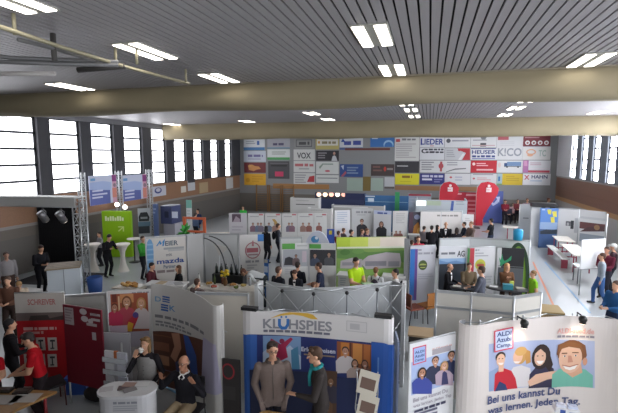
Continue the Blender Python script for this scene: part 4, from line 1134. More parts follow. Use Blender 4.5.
# white signs and boards on the wood under the windows
def wallsign(label, a, b, base, items, x=XL+.06):
    p = PX(a[0], a[1], x); q = PX(b[0], b[1], x); s = Surf([Vector((x, p.y)), Vector((x, q.y))])
    r = thing('wall_sign', label, 'sign', (x, (p.y+q.y)/2, q.z), None); pp_ = part('board', sheet(s, q.z, p.z, .03, M(base, .5)), r)
    if items: part('printed_graphic', graphic(s, [('f', base)]+items, .015, q.z, p.z), pp_)
wallsign('white wall sign with a dark blue ring under the left windows', (151.5, 187), (166, 195), 'c2c2cc', [E(158, 190.5, 3.6, 3, '343e7c'), E(158, 190, 2.3, 1.9, 'c2c2cc')])
wallsign('small pale sign on the wood under the left windows', (181, 186.5), (186, 192), 'cfc8bc', None)
wallsign('tall pale sheet with a dark top on the wood under the left windows', (187.5, 174), (195, 190), 'c2c4c8', [R(187, 173, 196, 182, '3a3a40')])
wallsign('small wooden framed board near the far end of the left windows', (199, 183), (208, 192), 'b09a78', None)
wallsign('white sheet at the far end of the wood below the left windows', (226, 178), (233, 188), 'c4c4c4', None)
# car poster
panel('poster', 'poster of a dark car on white beside the lime green wall', 'poster', [(137.5, 208.5), (150, 208)], 2.2, [G([(138.5, 217), (140.5, 212.5), (147, 212), (149.5, 217), (149, 221), (139, 221.5)], '2c3036'), R(140.5, 217, 147.5, 218.6, '9aa0a6'), R(137, 222, 150.5, 226, '6c8aa0'), R(138, 226.5, 150, 233, '3a4046')], 'c2c6cc')
# grey terminal
a = P(159, 207.5, 2.35); b = P(177.5, 206.5, 2.35); y = (a.y+b.y)/2
r = thing('photo_terminal', 'grey terminal cabinet with a navy head and a pink light', 'terminal', ((a.x+b.x)/2, y, 0))
m = MB(); m.box((a.x, y, 0), (b.x, y+.7, 1.55), M('9c9ca4', .4)); part('body', m, r)
m = MB(); m.box((a.x-.08, y-.08, 1.55), (b.x-.1, y+.72, 2.4), M('3a4266', .4)); hd_ = part('head', m, r)
m = MB(); m.box((a.x+.55, y-.10, 1.85), (a.x+.85, y-.078, 2.15), M('c8d0e0', .3)); m.box((a.x+.15, y-.10, 1.85), (a.x+.35, y-.078, 2.15), M('222840', .3)); part('screen', m, hd_)
m = MB(); m.ball((b.x-.35, y-.02, .8), .1, .03, .1, M('e866c0', .3, emit=1.5), 10, 6); part('signal_lamp', m, r)
# tall plant before an orange frame
p = P(185, 223, 1.9); r = thing('potted_plant', 'tall bushy green plant in a pot before an orange frame', 'plant', (p.x, p.y, 0))
m = MB(); m.lathe([(.2, 0), (.27, .5), (.25, .51), (.2, .45)], (p.x, p.y, 0), M('8a5a44', .7), 14); part('pot', m, r)
m = MB(); m.tube([(p.x, p.y, .45), (p.x+.02, p.y, 1.5)], .035, M('5a4630', .8), 7); part('stem', m, r)
m = MB(); rr = random.Random(3)
for i in range(110):
    a_ = rr.random()*2*PI; el = rr.uniform(-.5, 1.4); L = rr.uniform(.25, .5); d = Vector((math.cos(a_)*math.cos(el), math.sin(a_)*math.cos(el), math.sin(el))); s_ = d.orthogonal().normalized()*.06
    o_ = Vector((p.x, p.y, rr.uniform(1.0, 1.55))); m.add([o_+d*.03, o_+d*L*.6+s_, o_+d*L-Vector((0, 0, .05)), o_+d*L*.6-s_], [(0, 1, 2, 3)], M(['3f9a42', '4cb04c', '327c36'][i % 3], .6))
part('foliage', m, r)
r = thing('display_stand', 'orange framed stand behind the tall bushy green plant', 'stand', (p.x, p.y+.75, 0))
om = M('c8603a', .5)
for sx_ in (-.5, .5):
    m = MB(); m.box((p.x+sx_-.06, p.y+.72, 0), (p.x+sx_+.06, p.y+.8, 2.05), om); part('upright', m, r)
    m = MB(); m.box((p.x+sx_-.08, p.y+.55, 0), (p.x+sx_+.08, p.y+.97, .04), om); part('foot', m, r)
for z in (.9, 1.35, 1.95): m = MB(); m.box((p.x-.44, p.y+.735, z), (p.x+.44, p.y+.785, z+.1), om); part('crossbar', m, r)
panel('roll_up_banner', 'narrow white banner with a teal head beside the dark blue visitors', 'banner', [(186, 200), (191.5, 200)], 2.4, [R(185.5, 199, 192, 208, '7ab4a6'), LN(187, 210, 190.5, 222, 4, 'b8c4c4')], 'd4d8d8')
panel('display_board', 'narrow slate blue column left of the grey terminal', 'column', [(153.5, 204), (157.5, 204)], 2.5, [LN(154, 208, 157, 215, 2, '7c8aa8')], '4a5c84', th=.2)
# sunlit table top behind the white partitions
a = P(202, 233.8, .95); r = thing('covered_table', 'bright white covered table behind the white partition in the middle left', 'table', P(216, 231, .95).xy.to_3d())
b = P(231, 233.8, .95); m = MB(); m.prism([(a.x, a.y), (b.x, b.y), (b.x+.0, b.y+.55), (a.x+.25, a.y+.5)], .06, .95, M('e4ddd2', .6)); part('cloth', m, r)
for v in ((a.x+.15, a.y+.15), (b.x-.1, b.y+.15), (b.x-.1, b.y+.4), (a.x+.35, a.y+.4)): m = MB(); m.tube([(v[0], v[1], 0), (v[0], v[1], .1)], .03, alu(), 6); part('leg', m, r)

# ================================================================== MIDDLE ROW
# car dealer wall and side
wa, wb, wc = P(145.5, 237, 2.1), P(186, 234.3, 2.1), P(203, 233, 2.1)
partition('pale partition printed with a car dealer name and a blue arch', [wa.xy, wb.xy], 2.1, base='cfcbc4', items=[
    G([(146.5, 290), (146.3, 250), (147.2, 242), (149, 239), (151.2, 239.5), (153, 244), (153.6, 252), (153.8, 290)], '6d9cc6'), [R(147, 244+i*5, 153.4, 245+i*5, '8db4d4') for i in range(6)],
    G([(156, 246), (160, 240), (161.2, 243), (165, 238.5), (163.6, 246), (162.2, 246), (163, 242), (160, 245), (159.5, 242.5), (157.2, 246)], '3a8ac4'), T('EIER', 165, 240.5, 178, 245.3, '5a6a78'), R(163.5, 247.6, 184, 248.2, 'a0a4a6'), R(168, 249.6, 184, 250.1, 'b4b4b4'),
    T('mit', 166, 253, 172, 256, '7a7c80'), T('mazda', 156.8, 258, 184, 263, '2c4a8c'), T('Partner', 163.5, 264.3, 175.5, 268, '6a7688'), WD(157, 269.4, 176, 272.3, '8a7e7c')])
partition('plain grey end partition right of the car dealer wall', [wb.xy+Vector((.03, 0)), wc.xy], 2.1, base='b4b4b2')
partition('white partition behind the food table left of the red oval banner', [wc.xy+Vector((.05, 0)), P(238, 233.5, 2.1).xy], 2.1, base='c6c8c8')
panel('roll_up_banner', 'white banner with a red oval crest and grey text lines', 'banner', [(239.5, 235), (263.5, 234)], 2.05, [E(252.8, 250.3, 7.8, 8.3, 'a06068'), E(252.8, 250.3, 6.8, 7.3, 'cdcbc8'), WD(246.5, 247.5, 259.5, 252.3, 'b0646c'), R(248, 254, 258, 255, 'a08088'), G([(251.7, 246), (252.2, 240.5), (253.4, 240.5), (253.9, 246)], 'b07078'), R(257.5, 233.5, 264, 241, '3f7cc0'), WD(245.5, 260, 259, 262.4, '8c8c90'), LN(247, 264.5, 258, 275, 4, 'a8a8aa')], 'cdcbc8')
panel('roll_up_banner', 'narrow blue banner with a white square seen beside the red oval banner', 'banner', [(264.3, 259), (268.2, 259.5)], 1.4, [R(264.5, 266, 268, 272.5, 'c8d4e4'), R(264.5, 259, 268, 263, 'b8b4a4')], '2f66b0')
# arched rod display with bottles
p = P(217, 280, .8)
ft_y = p.y
# food table under a white cloth
ta, tb_ = P(187, 288, .8), P(256, 291.5, .8)
d = (tb_-ta).normalized(); nn = Vector((-d.y, d.x, 0)); L = (tb_-ta).length
r = thing('buffet_table', 'long table with a white cloth laid with food below the white partitions', 'table', ((ta.x+tb_.x)/2, (ta.y+tb_.y)/2, 0))
m = MB(); m.prism([(v.x, v.y) for v in (ta, tb_, tb_+nn*.6, ta+nn*.6)], .76, .8, M('d4cfc6', .7)); part('tabletop', m, r)
m = MB(); pts = []
for i in range(41): pts.append(ta+d*L*i/40-nn*(.02+.012*math.sin(i*1.3)))
m.prism([(v.x, v.y) for v in pts]+[(v.x, v.y) for v in [tb_+nn*.02, ta+nn*.02]], .25, .79, M('cbc6bd', .8)); part('cloth_front', m, r)
for u, w_ in ((.1, .1), (L-.1, .1), (.1, .5), (L-.1, .5)): v = ta+d*u+nn*w_; m = MB(); m.tube([(v.x, v.y, 0), (v.x, v.y, .77)], .025, alu(), 6); part('leg', m, r)
def ontable(u, w): return ta+d*u*L+nn*w
food = ['8a5a34', 'c49a54', '9a4a38', 'b88a50', '6a7a38', 'c8b070']
nm = ['plate of brown rolls at the left end of the buffet table', 'plate of golden pastries left of the yellow flowers', 'plate of reddish snacks in front of the yellow flowers', 'plate of pale bites right of the yellow flowers', 'plate of green garnish in the right half of the buffet table', 'plate of yellow cheese bites near the bending helper']
for i, u in enumerate((.12, .24, .36, .6, .68, .76)):
    c = ontable(u, .2+.26*(i % 2)); r = thing('snack_plate', nm[i], 'plate', (c.x, c.y, .8), 'plates on the buffet table')
    m = MB(); m.lathe([(.08, 0), (.14, .02), (.15, .025), (.1, .012)], (c.x, c.y, .8), M('e6e4e0', .3), 18); part('plate', m, r)
    m = MB(); rr = random.Random(i)
    for k in range(9): a_ = rr.random()*6.28; q_ = rr.random()*.08; m.ball((c.x+q_*math.cos(a_), c.y+q_*math.sin(a_), .84), .045, .04, .035, M(food[i], .6), 8, 6)
    part('snacks', m, r)
for i, (u, c_, lab) in enumerate([(.07, 'c9c9c4', 'pale bottle at the left end of the buffet table'), (.31, '4a5a34', 'green bottle beside the arched rod display'), (.43, '6a3a2a', 'brown bottle left of the yellow flowers'), (.84, 'b8bcc0', 'clear bottle near the right end of the buffet table')]):
    c = ontable(u, .55); r = thing('bottle', lab, 'bottle', (c.x, c.y, .8), 'bottles on the buffet table'); m = MB(); m.lathe([(.04, 0), (.042, .17), (.015, .23), (.015, .29)], (c.x, c.y, .8), M(c_, .2), 12); part('glass_body', m, r); m = MB(); m.lathe([(.018, .285), (.018, .31)], (c.x, c.y, .8), M('3a3a3a'), 10); part('cap', m, r)
c = ontable(.49, .42); r = thing('flower_vase', 'vase of yellow flowers standing on the buffet table', 'vase', (c.x, c.y, .8))
m = MB(); m.lathe([(.05, 0), (.08, .1), (.045, .22), (.055, .26)], (c.x, c.y, .8), M('6a4a2e', .3), 14); part('vase', m, r)
m = MB(); rr = random.Random(5)
for k in range(16): a_ = rr.random()*6.28; q_ = rr.random()*.13; m.ball((c.x+q_*math.cos(a_), c.y+q_*math.sin(a_), 1.2+rr.uniform(-.08, .08)), .045, .045, .04, M('d8b92c', .6), 8, 6)
part('blossoms', m, r); m = MB()
for k in range(6): m.tube([(c.x, c.y, 1.0), (c.x+.06*math.cos(k), c.y+.06*math.sin(k), 1.18)], .008, M('4a7a34'), 5)
part('stems', m, r)
# arch display : two bent rods leaning over a dark planter of bottles behind the table
b0 = P(214, 281, .35); pc = Vector((ontable(.4, 1.35).x, ontable(.4, 1.35).y, 0))
r = thing('rod_display', 'two dark bent rods arching up from a black stand before the white partition', 'display', pc)
m = MB(); m.box((pc.x-.55, pc.y-.15, .45), (pc.x+.55, pc.y+.15, .9), M('25282a', .6)); part('stand', m, r)
for x in (-.5, .5): m = MB(); m.box((pc.x+x-.03, pc.y-.12, 0), (pc.x+x+.03, pc.y+.12, .46), M('25282a', .6)); part('leg', m, r)
for e_ in ((204, 238), (209, 236)):
    tip = PY(e_[0], e_[1], pc.y); m = MB(); s_ = Vector((pc.x-.1+(.35 if e_[0] > 205 else 0), pc.y, .8)); kk = []
    for i in range(13):
        t = i/12; mid = Vector((s_.x-.05, pc.y, tip.z-.1)); kk.append(s_*(1-t)**2+mid*2*t*(1-t)+tip*t*t)
    m.tube(kk, .028, M('3a3c3e', .5), 8, .018); part('bent_rod', m, r)
for i in range(6): m = MB(); m.lathe([(.05, 0), (.05, .2), (.018, .28), (.018, .34)], (pc.x-.45+i*.18, pc.y-.02, .9), M('1e2422', .25), 10); part('bottle_row', m, r)
tri = [PY(214, 244, pc.y+.4), PY(229.5, 247.5, pc.y+.4), PY(219, 256, pc.y+.4)]
m = MB(); m.add([v for v in tri]+[v+Vector((0, .02, 0)) for v in tri], [(0, 2, 1), (3, 4, 5), (0, 1, 4, 3), (1, 2, 5, 4), (2, 0, 3, 5)], M('d2cfca', .6)); m.tube([(tri[2].x, pc.y+.42, 0), (tri[2].x, pc.y+.42, tri[2].z+.15)], .015, alu(), 6)
single('pennant', m, 'white triangular pennant beside the arched rods', 'pennant')

# meeting table of the car dealer
a = P(146.5, 284, .9); b = P(182, 285.5, .9)
d2 = (b-a).normalized(); n2 = Vector((-d2.y, d2.x, 0))
r = thing('reception_desk', 'white reception desk in front of the car dealer wall', 'desk', ((a.x+b.x)/2, (a.y+b.y)/2, 0))
m = MB(); m.prism([(v.x, v.y) for v in (a, b, b+n2*.38, a+n2*.38)], 0, .86, M('bdbcb8', .5)); part('body', m, r)
m = MB(); m.prism([(v.x, v.y) for v in (a-d2*.05-n2*.05, b+d2*.05-n2*.05, b+d2*.05+n2*.42, a-d2*.05+n2*.42)], .86, .9, M('d6d5d2', .4)); part('desktop', m, r)
for i, (u, lab, c_) in enumerate([(.35, 'tan brochure on the white reception desk', 'b4a080'), (.6, 'pale brochure on the white reception desk', 'c8c8cc'), (.82, 'grey brochure at the right end of the white reception desk', 'a4a6a8')]):
    v = a+(b-a)*u+n2*.18; m = MB(); m.box((v.x-.12, v.y-.16, .9), (v.x+.12, v.y+.16, .912), M(c_), rz=.4*i); single('brochure', m, lab, 'brochure', 'brochures on the reception desk')
# pastry tray on a low side table left of the desk
c = P(131.5, 286, .72); r = thing('side_table', 'small table with a tray of golden pastries left of the reception desk', 'table', (c.x, c.y, 0))
m = MB(); m.box((c.x-.5, c.y-.3, .68), (c.x+.5, c.y+.3, .72), M('c2b8a8', .5)); part('tabletop', m, r)
for x in (-.44, .44):
    for y_ in (-.25, .25): m = MB(); m.tube([(c.x+x, c.y+y_, 0), (c.x+x, c.y+y_, .69)], .02, alu(), 6); part('leg', m, r)
r = thing('pastry_tray', 'tray heaped with golden pastries on the small side table', 'tray', (c.x, c.y, .72)); m = MB(); m.box((c.x-.4, c.y-.22, .72), (c.x+.4, c.y+.22, .74), M('d8d4cc', .4)); part('tray', m, r); m = MB(); rr = random.Random(9)
for k in range(18): m.ball((c.x+rr.uniform(-.33, .33), c.y+rr.uniform(-.16, .16), .78), .07, .055, .045, M(['c8964c', 'b8803c', 'd4a860'][k % 3], .6), 8, 6)
part('pastries', m, r)

# posters with green heads
panel('poster', 'white poster with a green head stripe and a photo of dark cars', 'poster', [(282, 243.5), (308.6, 243)], 2.05, [R(281, 243.2, 295, 249, '5aa04a'), LN(297, 245, 307, 247.5, 1, 'b4b8b4'), R(283, 249.6, 308, 266, 'a6aab0'), G([(284, 265), (285, 258), (289, 256.5), (293, 258), (293, 265)], '3c3c42'), FIG(296, 256, 1.6, '9a7866', '4a3c36', '6a5a5a', tall=6), R(302, 251, 306.5, 262, 'c0b4bc'), LN(285, 269, 300, 275, 3, 'bcbcc0')], 'd2d3d2', group='posters with green heads')
panel('poster', 'poster with a green head stripe and a dark photo of two people', 'poster', [(309.3, 243.2), (336, 243.5)], 2.05, [R(309, 243.4, 336, 248.6, 'c4c8c4'), R(309, 244, 321, 248.6, '55a048'), R(310, 249.5, 335.5, 265.5, '34343a'), FIG(315, 255.5, 2.1, 'a88672', '2c2624', '4a5468', tall=5), FIG(329, 254.5, 2.1, 'a88672', '2c2624', '55585e', tall=5)], 'cacac8', group='posters with green heads')
partition('short white partition behind the green headed posters', [(280.5, 237), (302, 236.8)], 2.1, base='cfd2d0')
# white arch banner
a = P(304.5, 245, 1.95); b = P(331, 245, 1.95); y = (a.y+b.y)/2+.5
r = thing('arch_banner', 'white half round banner with a blue emblem above the green headed posters', 'banner', ((a.x+b.x)/2, y, 0))
a = PY(304, 246, y); b = PY(331, 246, y); t_ = PY(317, 231, y); m = MB(); n = 20; cx = (a.x+b.x)/2; rx_ = (b.x-a.x)/2; zb = a.z-.3
arc = [(cx+rx_*math.cos(PI*i/n), zb+(t_.z-zb)*math.sin(PI*i/n)) for i in range(n+1)]
pts = [(cx+rx_, .03)]+arc+[(cx-rx_, .03)]; k = len(pts)
m.add([(x, y, z) for x, z in pts]+[(x, y+.06, z) for x, z in pts], [tuple(range(k))[::-1] if False else tuple(range(k)), tuple(range(k, 2*k))[::-1]]+[((i+1) % k, i, k+i, k+(i+1) % k) for i in range(k)], M('c8ccda', .6)); part('cloth', m, r)
s = Surf([Vector((a.x, y)), Vector((b.x, y))]); part('printed_graphic', graphic(s, [E(315, 239.5, 4, 3.6, '4a8cc0'), E(316.5, 238, 1.6, 1.5, 'd8e4ee'), G([(309, 247), (312, 242.5), (321, 242.5), (324, 247)], 'a8b8d4')], .0, .03, 9), r)
for x in (cx-rx_+.1, cx+rx_-.1): m = MB(); m.box((x-.06, y-.2, 0), (x+.06, y+.25, .03), M('55585c')); part('foot', m, r)
panel('roll_up_banner', 'deep blue banner with a yellow square near the white arch banner', 'banner', [(327, 229), (334.5, 229)], 1.7, [R(329, 230.5, 332, 234.5, 'c8b43c')], '2c4c9c')

# landscape wall
panel('display_board', 'wide wall printed with a green landscape and long grey buildings', 'display wall', [(336.5, 237.3), (405.5, 236.6)], 2.15, [
    R(336, 236, 356, 247.5, 'b4cc3e'), R(350, 236, 372, 247.5, 'c6d45e'), R(368, 236, 386, 247.5, 'd8d6a4'), R(380, 236, 406, 247.5, 'e2d6c8'), R(337, 247, 404, 275, '7c9c50'),
    G([(337, 258), (337, 250), (352, 249), (368, 252), (404, 250), (404, 262)], '5f8746'), G([(337, 275), (337, 268), (352, 270), (404, 268), (404, 275)], '86ae58'), E(345, 252, 5, 3, '4f7a3c'), E(358, 251, 6, 2.6, '6a944c'),
    G([(340, 268), (340.5, 260.5), (352, 257.5), (362, 259), (362, 268.5)], 'b0a8ac'), G([(360, 262), (368, 255.5), (386, 252), (399.5, 253), (401, 262), (400, 267), (366, 269)], 'b8b0b4'), R(365, 261, 386, 265.5, '8a8890'), R(388, 261, 399, 266, '94929a'), R(342, 262, 360, 265, '908c94'), R(337, 246.7, 405, 247.6, 'd8dcc8')], '96ae62', th=.06)
single('post', MB().box((P(406.5, 240, 2.15).x-.06, P(406.5, 240, 2.15).y-.05, 0), (P(406.5, 240, 2.15).x+.1, P(406.5, 240, 2.15).y+.05, 2.2), M('8c8e90', .4)), 'grey upright post at the right end of the landscape wall', 'post')
def sidecounter(label, px0, px1, py, z, items, base='c9c9c8'):
    a = P(px0, py, z); b = P(px1, py, z); y = (a.y+b.y)/2; a = PY(px0, py, y); b = PY(px1, py, y)
    r = thing('promotion_counter', label, 'counter', ((a.x+b.x)/2, y, 0), 'white counters before the landscape wall')
    m = MB(); m.box((a.x, y, 0), (b.x, y+.4, z-.04), M(base, .5)); pp_ = part('body', m, r); m = MB(); m.box((a.x-.04, y-.04, z-.04), (b.x+.04, y+.44, z), M('d8d8d6', .4)); part('countertop', m, r)
    s = Surf([Vector((a.x, y)), Vector((b.x, y))]); part('printed_graphic', graphic(s, [('f', base)]+items, .0, 0, z-.05), pp_)
sidecounter('white counter with printed text left of the man in lime green', 338, 350, 275, 1.1, [LN(340, 278, 347, 286, 4, 'a0a8b0'), R(340, 287, 346, 289, 'b0bcc4')])
sidecounter('white counter with green leaves on it right of the backpack visitor', 383, 404, 277, 1.0, [LN(386, 280, 398, 284, 2, 'b4b4b0')])

# roll ups right of the middle
panel('roll_up_banner', 'white banner with a blue stripe down its left side and a round green emblem', 'banner', [(410.3, 246), (435.8, 245.5)], 1.98, [R(410, 249, 415, 300, '2f72bc'), R(415, 249, 416.1, 300, '6a4a94'), WD(418, 249, 421.5, 250.6, '8c8c94'), WD(418, 252, 433, 254.2, '9a9aa4'), E(422.6, 265, 4.4, 5, '4a5c30'), E(422.6, 265.6, 3.8, 2.2, 'a8b060'), R(418.6, 265.3, 426.6, 266.6, '2c3828'), LN(418, 273.5, 433, 280, 3, 'b4b4c0')], 'c9cad2', feet='cassette')
panel('poster_board', 'white poster with a dark ornate monogram above blue hills', 'poster', [(439.3, 246.5), (466.3, 246)], 1.98, [T('AG', 457, 250.5, 464.5, 256.6, '3c3e44'), WD(441, 252, 456, 254.4, '70747c'), R(439, 258.5, 467, 264.2, '8fb0d4'), G([(439, 264), (439, 260), (447, 262), (456, 260.5), (467, 263), (467, 268), (439, 268)], '6a90bc'), R(439, 264, 467, 292, '2f353e')], 'd2d4d8')
panel('roll_up_banner', 'white banner with green and red stripes and a round yellow emblem', 'banner', [(467.5, 247.5), (495.5, 247)], 1.95, [R(467, 248, 470, 278, '3f7a44'), R(470, 248, 473, 278, 'b03440'), WD(475, 249, 479, 250.8, '84868c'), LN(475, 252.5, 488, 257.5, 2, 'a0a2a8'), E(480, 264.5, 5.2, 5.6, 'b8b83c'), E(480, 265, 3.8, 3, '9aa048'), R(476.5, 264, 483.5, 266, 'b4453c'), LN(475, 276, 492, 284, 3, 'b4b6ba')], 'cbccce', feet='cassette')
panel('display_board', 'black screen wall with a green antler drawing', 'display wall', [(497.3, 247.3), (524.6, 248.6)], 1.95, [R(497, 246, 499, 300, 'c4c6c8'), G([(499.5, 266), (501, 258), (502, 253.5), (503, 259), (504.5, 261), (508, 259), (511.5, 255.5), (511, 260), (506, 262.5), (503, 264), (501, 266.5)], '2a8f62'), G([(499, 257), (500.5, 259.5), (501, 264), (499.6, 262)], '2a8f62'), R(498, 266, 525, 267, '6c7074'), R(498, 267, 525, 290, '55595e')], '1c1c22')
# green arch
y = P(510, 247, 1.95).y+.35
a = PY(504.5, 262, y); b = PY(531, 262, y); t_ = PY(515, 242.5, y); cx = (a.x+b.x)/2; rx_ = (b.x-a.x)/2
r = thing('arch_banner', 'lime green arched pop up banner with a dark rim behind the black screen', 'banner', (cx, y, 0))
def archpts(rx, zt): return [(cx+rx*math.cos(PI*i/28), max(.03, zt*math.sin(PI*i/28)**.62)) for i in range(29)]
m = MB(); o_ = archpts(rx_, t_.z); i_ = archpts(rx_-.11, t_.z-.11); k = 29
m.add([(x, y-.02, z) for x, z in o_]+[(x, y-.02, z) for x, z in i_]+[(x, y+.04, z) for x, z in o_]+[(x, y+.04, z) for x, z in i_], [f for q in range(k-1) for f in ((q, q+1, k+q+1, k+q), (2*k+q+1, 2*k+q, 3*k+q, 3*k+q+1), (q+1, q, 2*k+q, 2*k+q+1))], M('1f3d22', .6)); part('rim', m, r)
m = MB(); m.add([(x, y, z) for x, z in i_]+[(x, y+.03, z) for x, z in i_], [tuple(range(k)), tuple(range(k, 2*k))[::-1]]+[(q+1, q, k+q, k+q+1) for q in range(k-1)], M('6f9a2c', .6)); part('cloth', m, r)
c = P(517.7, 240.2, 2.05); m = MB(); m.lathe([(.0, 0), (.14, .01), (.15, .3), (.13, .36), (.0, .37)], (c.x, c.y, 2.05), M('2c9ccc', .5), 14)
single('bucket', m, 'bright blue bucket on top of the pale partition above the green arch', 'bucket')
# oval tables of the info booth
def meetingtable(label, px, py, z, rx, ry, items):
    p = P(px, py, z); r = thing('meeting_table', label, 'table', (p.x, p.y, 0), 'oval meeting tables')
    m = MB(); m.lathe([(.97, z-.035), (1, z-.02), (1, z-.005), (.98, z)], (0, 0, 0), M('2c2c30', .3), 28, rx, ry); part('tabletop', m, r, local=True)
    m = MB(); m.tube([(0, 0, .03), (0, 0, z-.03)], .05, alu(), 10); part('stem', m, r, local=True); m = MB(); m.lathe([(.22, 0), (.22, .015), (.06, .05)], (0, 0, 0), alu(), 18); part('base_plate', m, r, local=True)
    for (dx, dy, w_, c_, nm_, lab, h_) in items:
        m = MB(); m.box((p.x+dx-w_, p.y+dy-w_*.7, z), (p.x+dx+w_, p.y+dy+w_*.7, z+h_), M(c_, .5), rz=.5*dx); single(nm_, m, lab, nm_.replace('_', ' '), 'things on the meeting tables')
meetingtable('dark oval meeting table among the seated visitors of the info booth', 468, 287.5, 1.0, .5, .25, [(-.3, .05, .11, 'd4d0c8', 'paper', 'white sheet before the bald man at the meeting table', .008), (.3, .0, .13, 'c8b498', 'brochure', 'tan brochure on the left meeting table', .012), (0, -.1, .12, 'd8d8d4', 'paper', 'white sheet at the near side of the left meeting table', .008)])
meetingtable('dark oval table with a teal box in front of the antler screen', 507, 288, 1.0, .58, .3, [(-.35, .05, .11, 'd8d8d8', 'paper', 'white sheet at the left of the table below the antlers', .008), (.0, -.1, .13, '2a7c8c', 'box', 'teal box on the table in front of the antler screen', .14), (.14, .12, .05, 'c8d05c', 'cup', 'lime yellow cup on the table in front of the antler screen', .18), (.36, .08, .11, 'b8b4a8', 'brochure', 'pale brochure at the right of the table below the antlers', .012)])
# brown chairs and box left of the grey curved wall
def chair(label, p, ang, c, leg='3c3a38', grp=None, h=.88, sh=.47):
    r = thing('chair', label, 'chair', (p[0], p[1], 0), grp, ang); cm = M(c, .7); lm = M(leg, .4)
    m = MB(); m.box((-.22, -.22, sh-.05), (.22, .22, sh), cm); part('seat', m, r, local=True)
    m = MB(); vs = []; m.box((-.21, .20, .52), (.21, .235, h), cm); part('backrest', m, r, local=True)
    for x in (-.2, .2):
        m = MB(); m.tube([(x, -.2, 0), (x, -.19, sh-.04)], .014, lm, 6); part('leg', m, r, local=True)
        m = MB(); m.tube([(x, .26, 0), (x, .2, .44), (x, .23, h-.05)], .014, lm, 6); part('leg', m, r, local=True)
    return r
p = P(413, 322, 0); chair('reddish brown chair under the blue striped banner, left one', (p.x, p.y), 2.2, '7a4030', grp='brown chairs near the blue striped banner')
p = P(427, 320, 0); chair('orange brown chair under the blue striped banner, right one', (p.x, p.y), -2.4, 'a0662c', grp='brown chairs near the blue striped banner')
c = P(422, 338, .5); r = thing('wooden_crate', 'dark crate with a pale wooden top behind the tilted photo banner at right', 'crate', (c.x, c.y, 0))
m = MB(); m.box((c.x-.3, c.y-.25, 0), (c.x+.35, c.y+.25, .62), M('2e2825', .6)); part('body', m, r); m = MB(); m.box((c.x-.32, c.y-.27, .62), (c.x+.37, c.y+.27, .66), M('a89070', .5)); part('lid', m, r)
c = P(549, 312, .5); m = MB(); m.box((c.x-.28, c.y-.3, 0), (c.x+.3, c.y+.35, .56), M('8c7650', .7)); m.box((c.x-.29, c.y-.31, .56), (c.x+.31, c.y+.36, .6), M('a08a60', .7)); single('cardboard_box', m, 'brown box on the floor right of the grey angular wall', 'box')

# ================================================================== FRONT ROW
# grey angular wall behind the discount store stand
partition('grey angular wall of three panels in front of the info booth', [(436.5, 289.5), (471.5, 292.5), (514, 296), (541, 292)], 2.2, base='d0ccc2', seam=1.86, group=None, cat='partition wall')
partition('beige grey partition right of the curled photo wall', [(196, 291.5), (248, 293.2)], 2.1, base='c4bdb0')
# red circle board
panel('poster', 'dark poster with a red ring leaning on the beige grey partition', 'poster', [P(222.5, 358, 1.25).xy-Vector((0, .0)), P(240, 360, 1.25).xy], 1.25, [E(228.5, 371, 6.5, 8, '9c3038'), E(228.5, 371, 5, 6.4, '34302f'), R(224, 385, 236, 400, '3f3c3b')], '34302f')

# pop up wall seen from behind
pp = smoothpath(clean([(256.5, 284), (270, 287), (290, 290.5), (313, 292.3), (345, 291.5), (375, 288.5), (395, 286), (403.5, 284)], 2.2))
bs = Surf(pp); c = bs.at(bs.L/2)
r = thing('pop_up_display', 'grey curved pop up wall seen from behind with its crossed struts', 'pop up wall', (c.x, c.y, 0))
back_off = -.30
part('sheet', sheet(Surf([bs.at(u, back_off) for u in bs.c]), .03, 2.2, .01, M('b4b7b8', .55)), r)
nb = 5
for i in range(nb+1):
    u = bs.L*i/nb; a = bs.at(u); m = MB(); m.tube([(a.x, a.y, .0), (a.x, a.y, 2.2)], .014, M('6f7274', .4, .5), 6); part('upright', m, r)
    for z in (.08, .78, 1.48, 2.17): m = MB(); m.ball((a.x, a.y, z), .04, .04, .04, M('1c1c1e', .5), 8, 6); part('hub', m, r)
for i in range(nb):
    m = MB(); a, b = bs.at(bs.L*i/nb), bs.at(bs.L*(i+1)/nb)
    a2, b2 = bs.at(bs.L*i/nb, back_off+.02), bs.at(bs.L*(i+1)/nb, back_off+.02)
    for z0, z1 in ((.08, .78), (.78, 1.48), (1.48, 2.17)):
        m.tube([(a.x, a.y, z0), (b.x, b.y, z1)], .009, alu(), 5); m.tube([(a.x, a.y, z1), (b.x, b.y, z0)], .009, alu(), 5)
    m.tube([(a.x, a.y, 2.17), (b2.x, b2.y, 2.17)], .009, alu(), 5); m.tube([(a2.x, a2.y, 2.17), (b.x, b.y, 2.17)], .009, alu(), 5)
    part('scissor_strut', m, r)
q0, q1 = bs.at(bs.L), bs.at(bs.L, back_off); part('side_sheet', sheet(Surf([q0, q1+(q1-q0)*.05]), .03, 2.2, .008, M('9a9c9e', .55)), r)
for u, nm_ in ((0, 0), (bs.L, 1)):
    a = bs.at(u); m = MB(); m.box((a.x-.03, a.y-.04, 0), (a.x+.045, a.y+.26, 2.2), M('d2d4d4', .5)); part('end_strip', m, r)

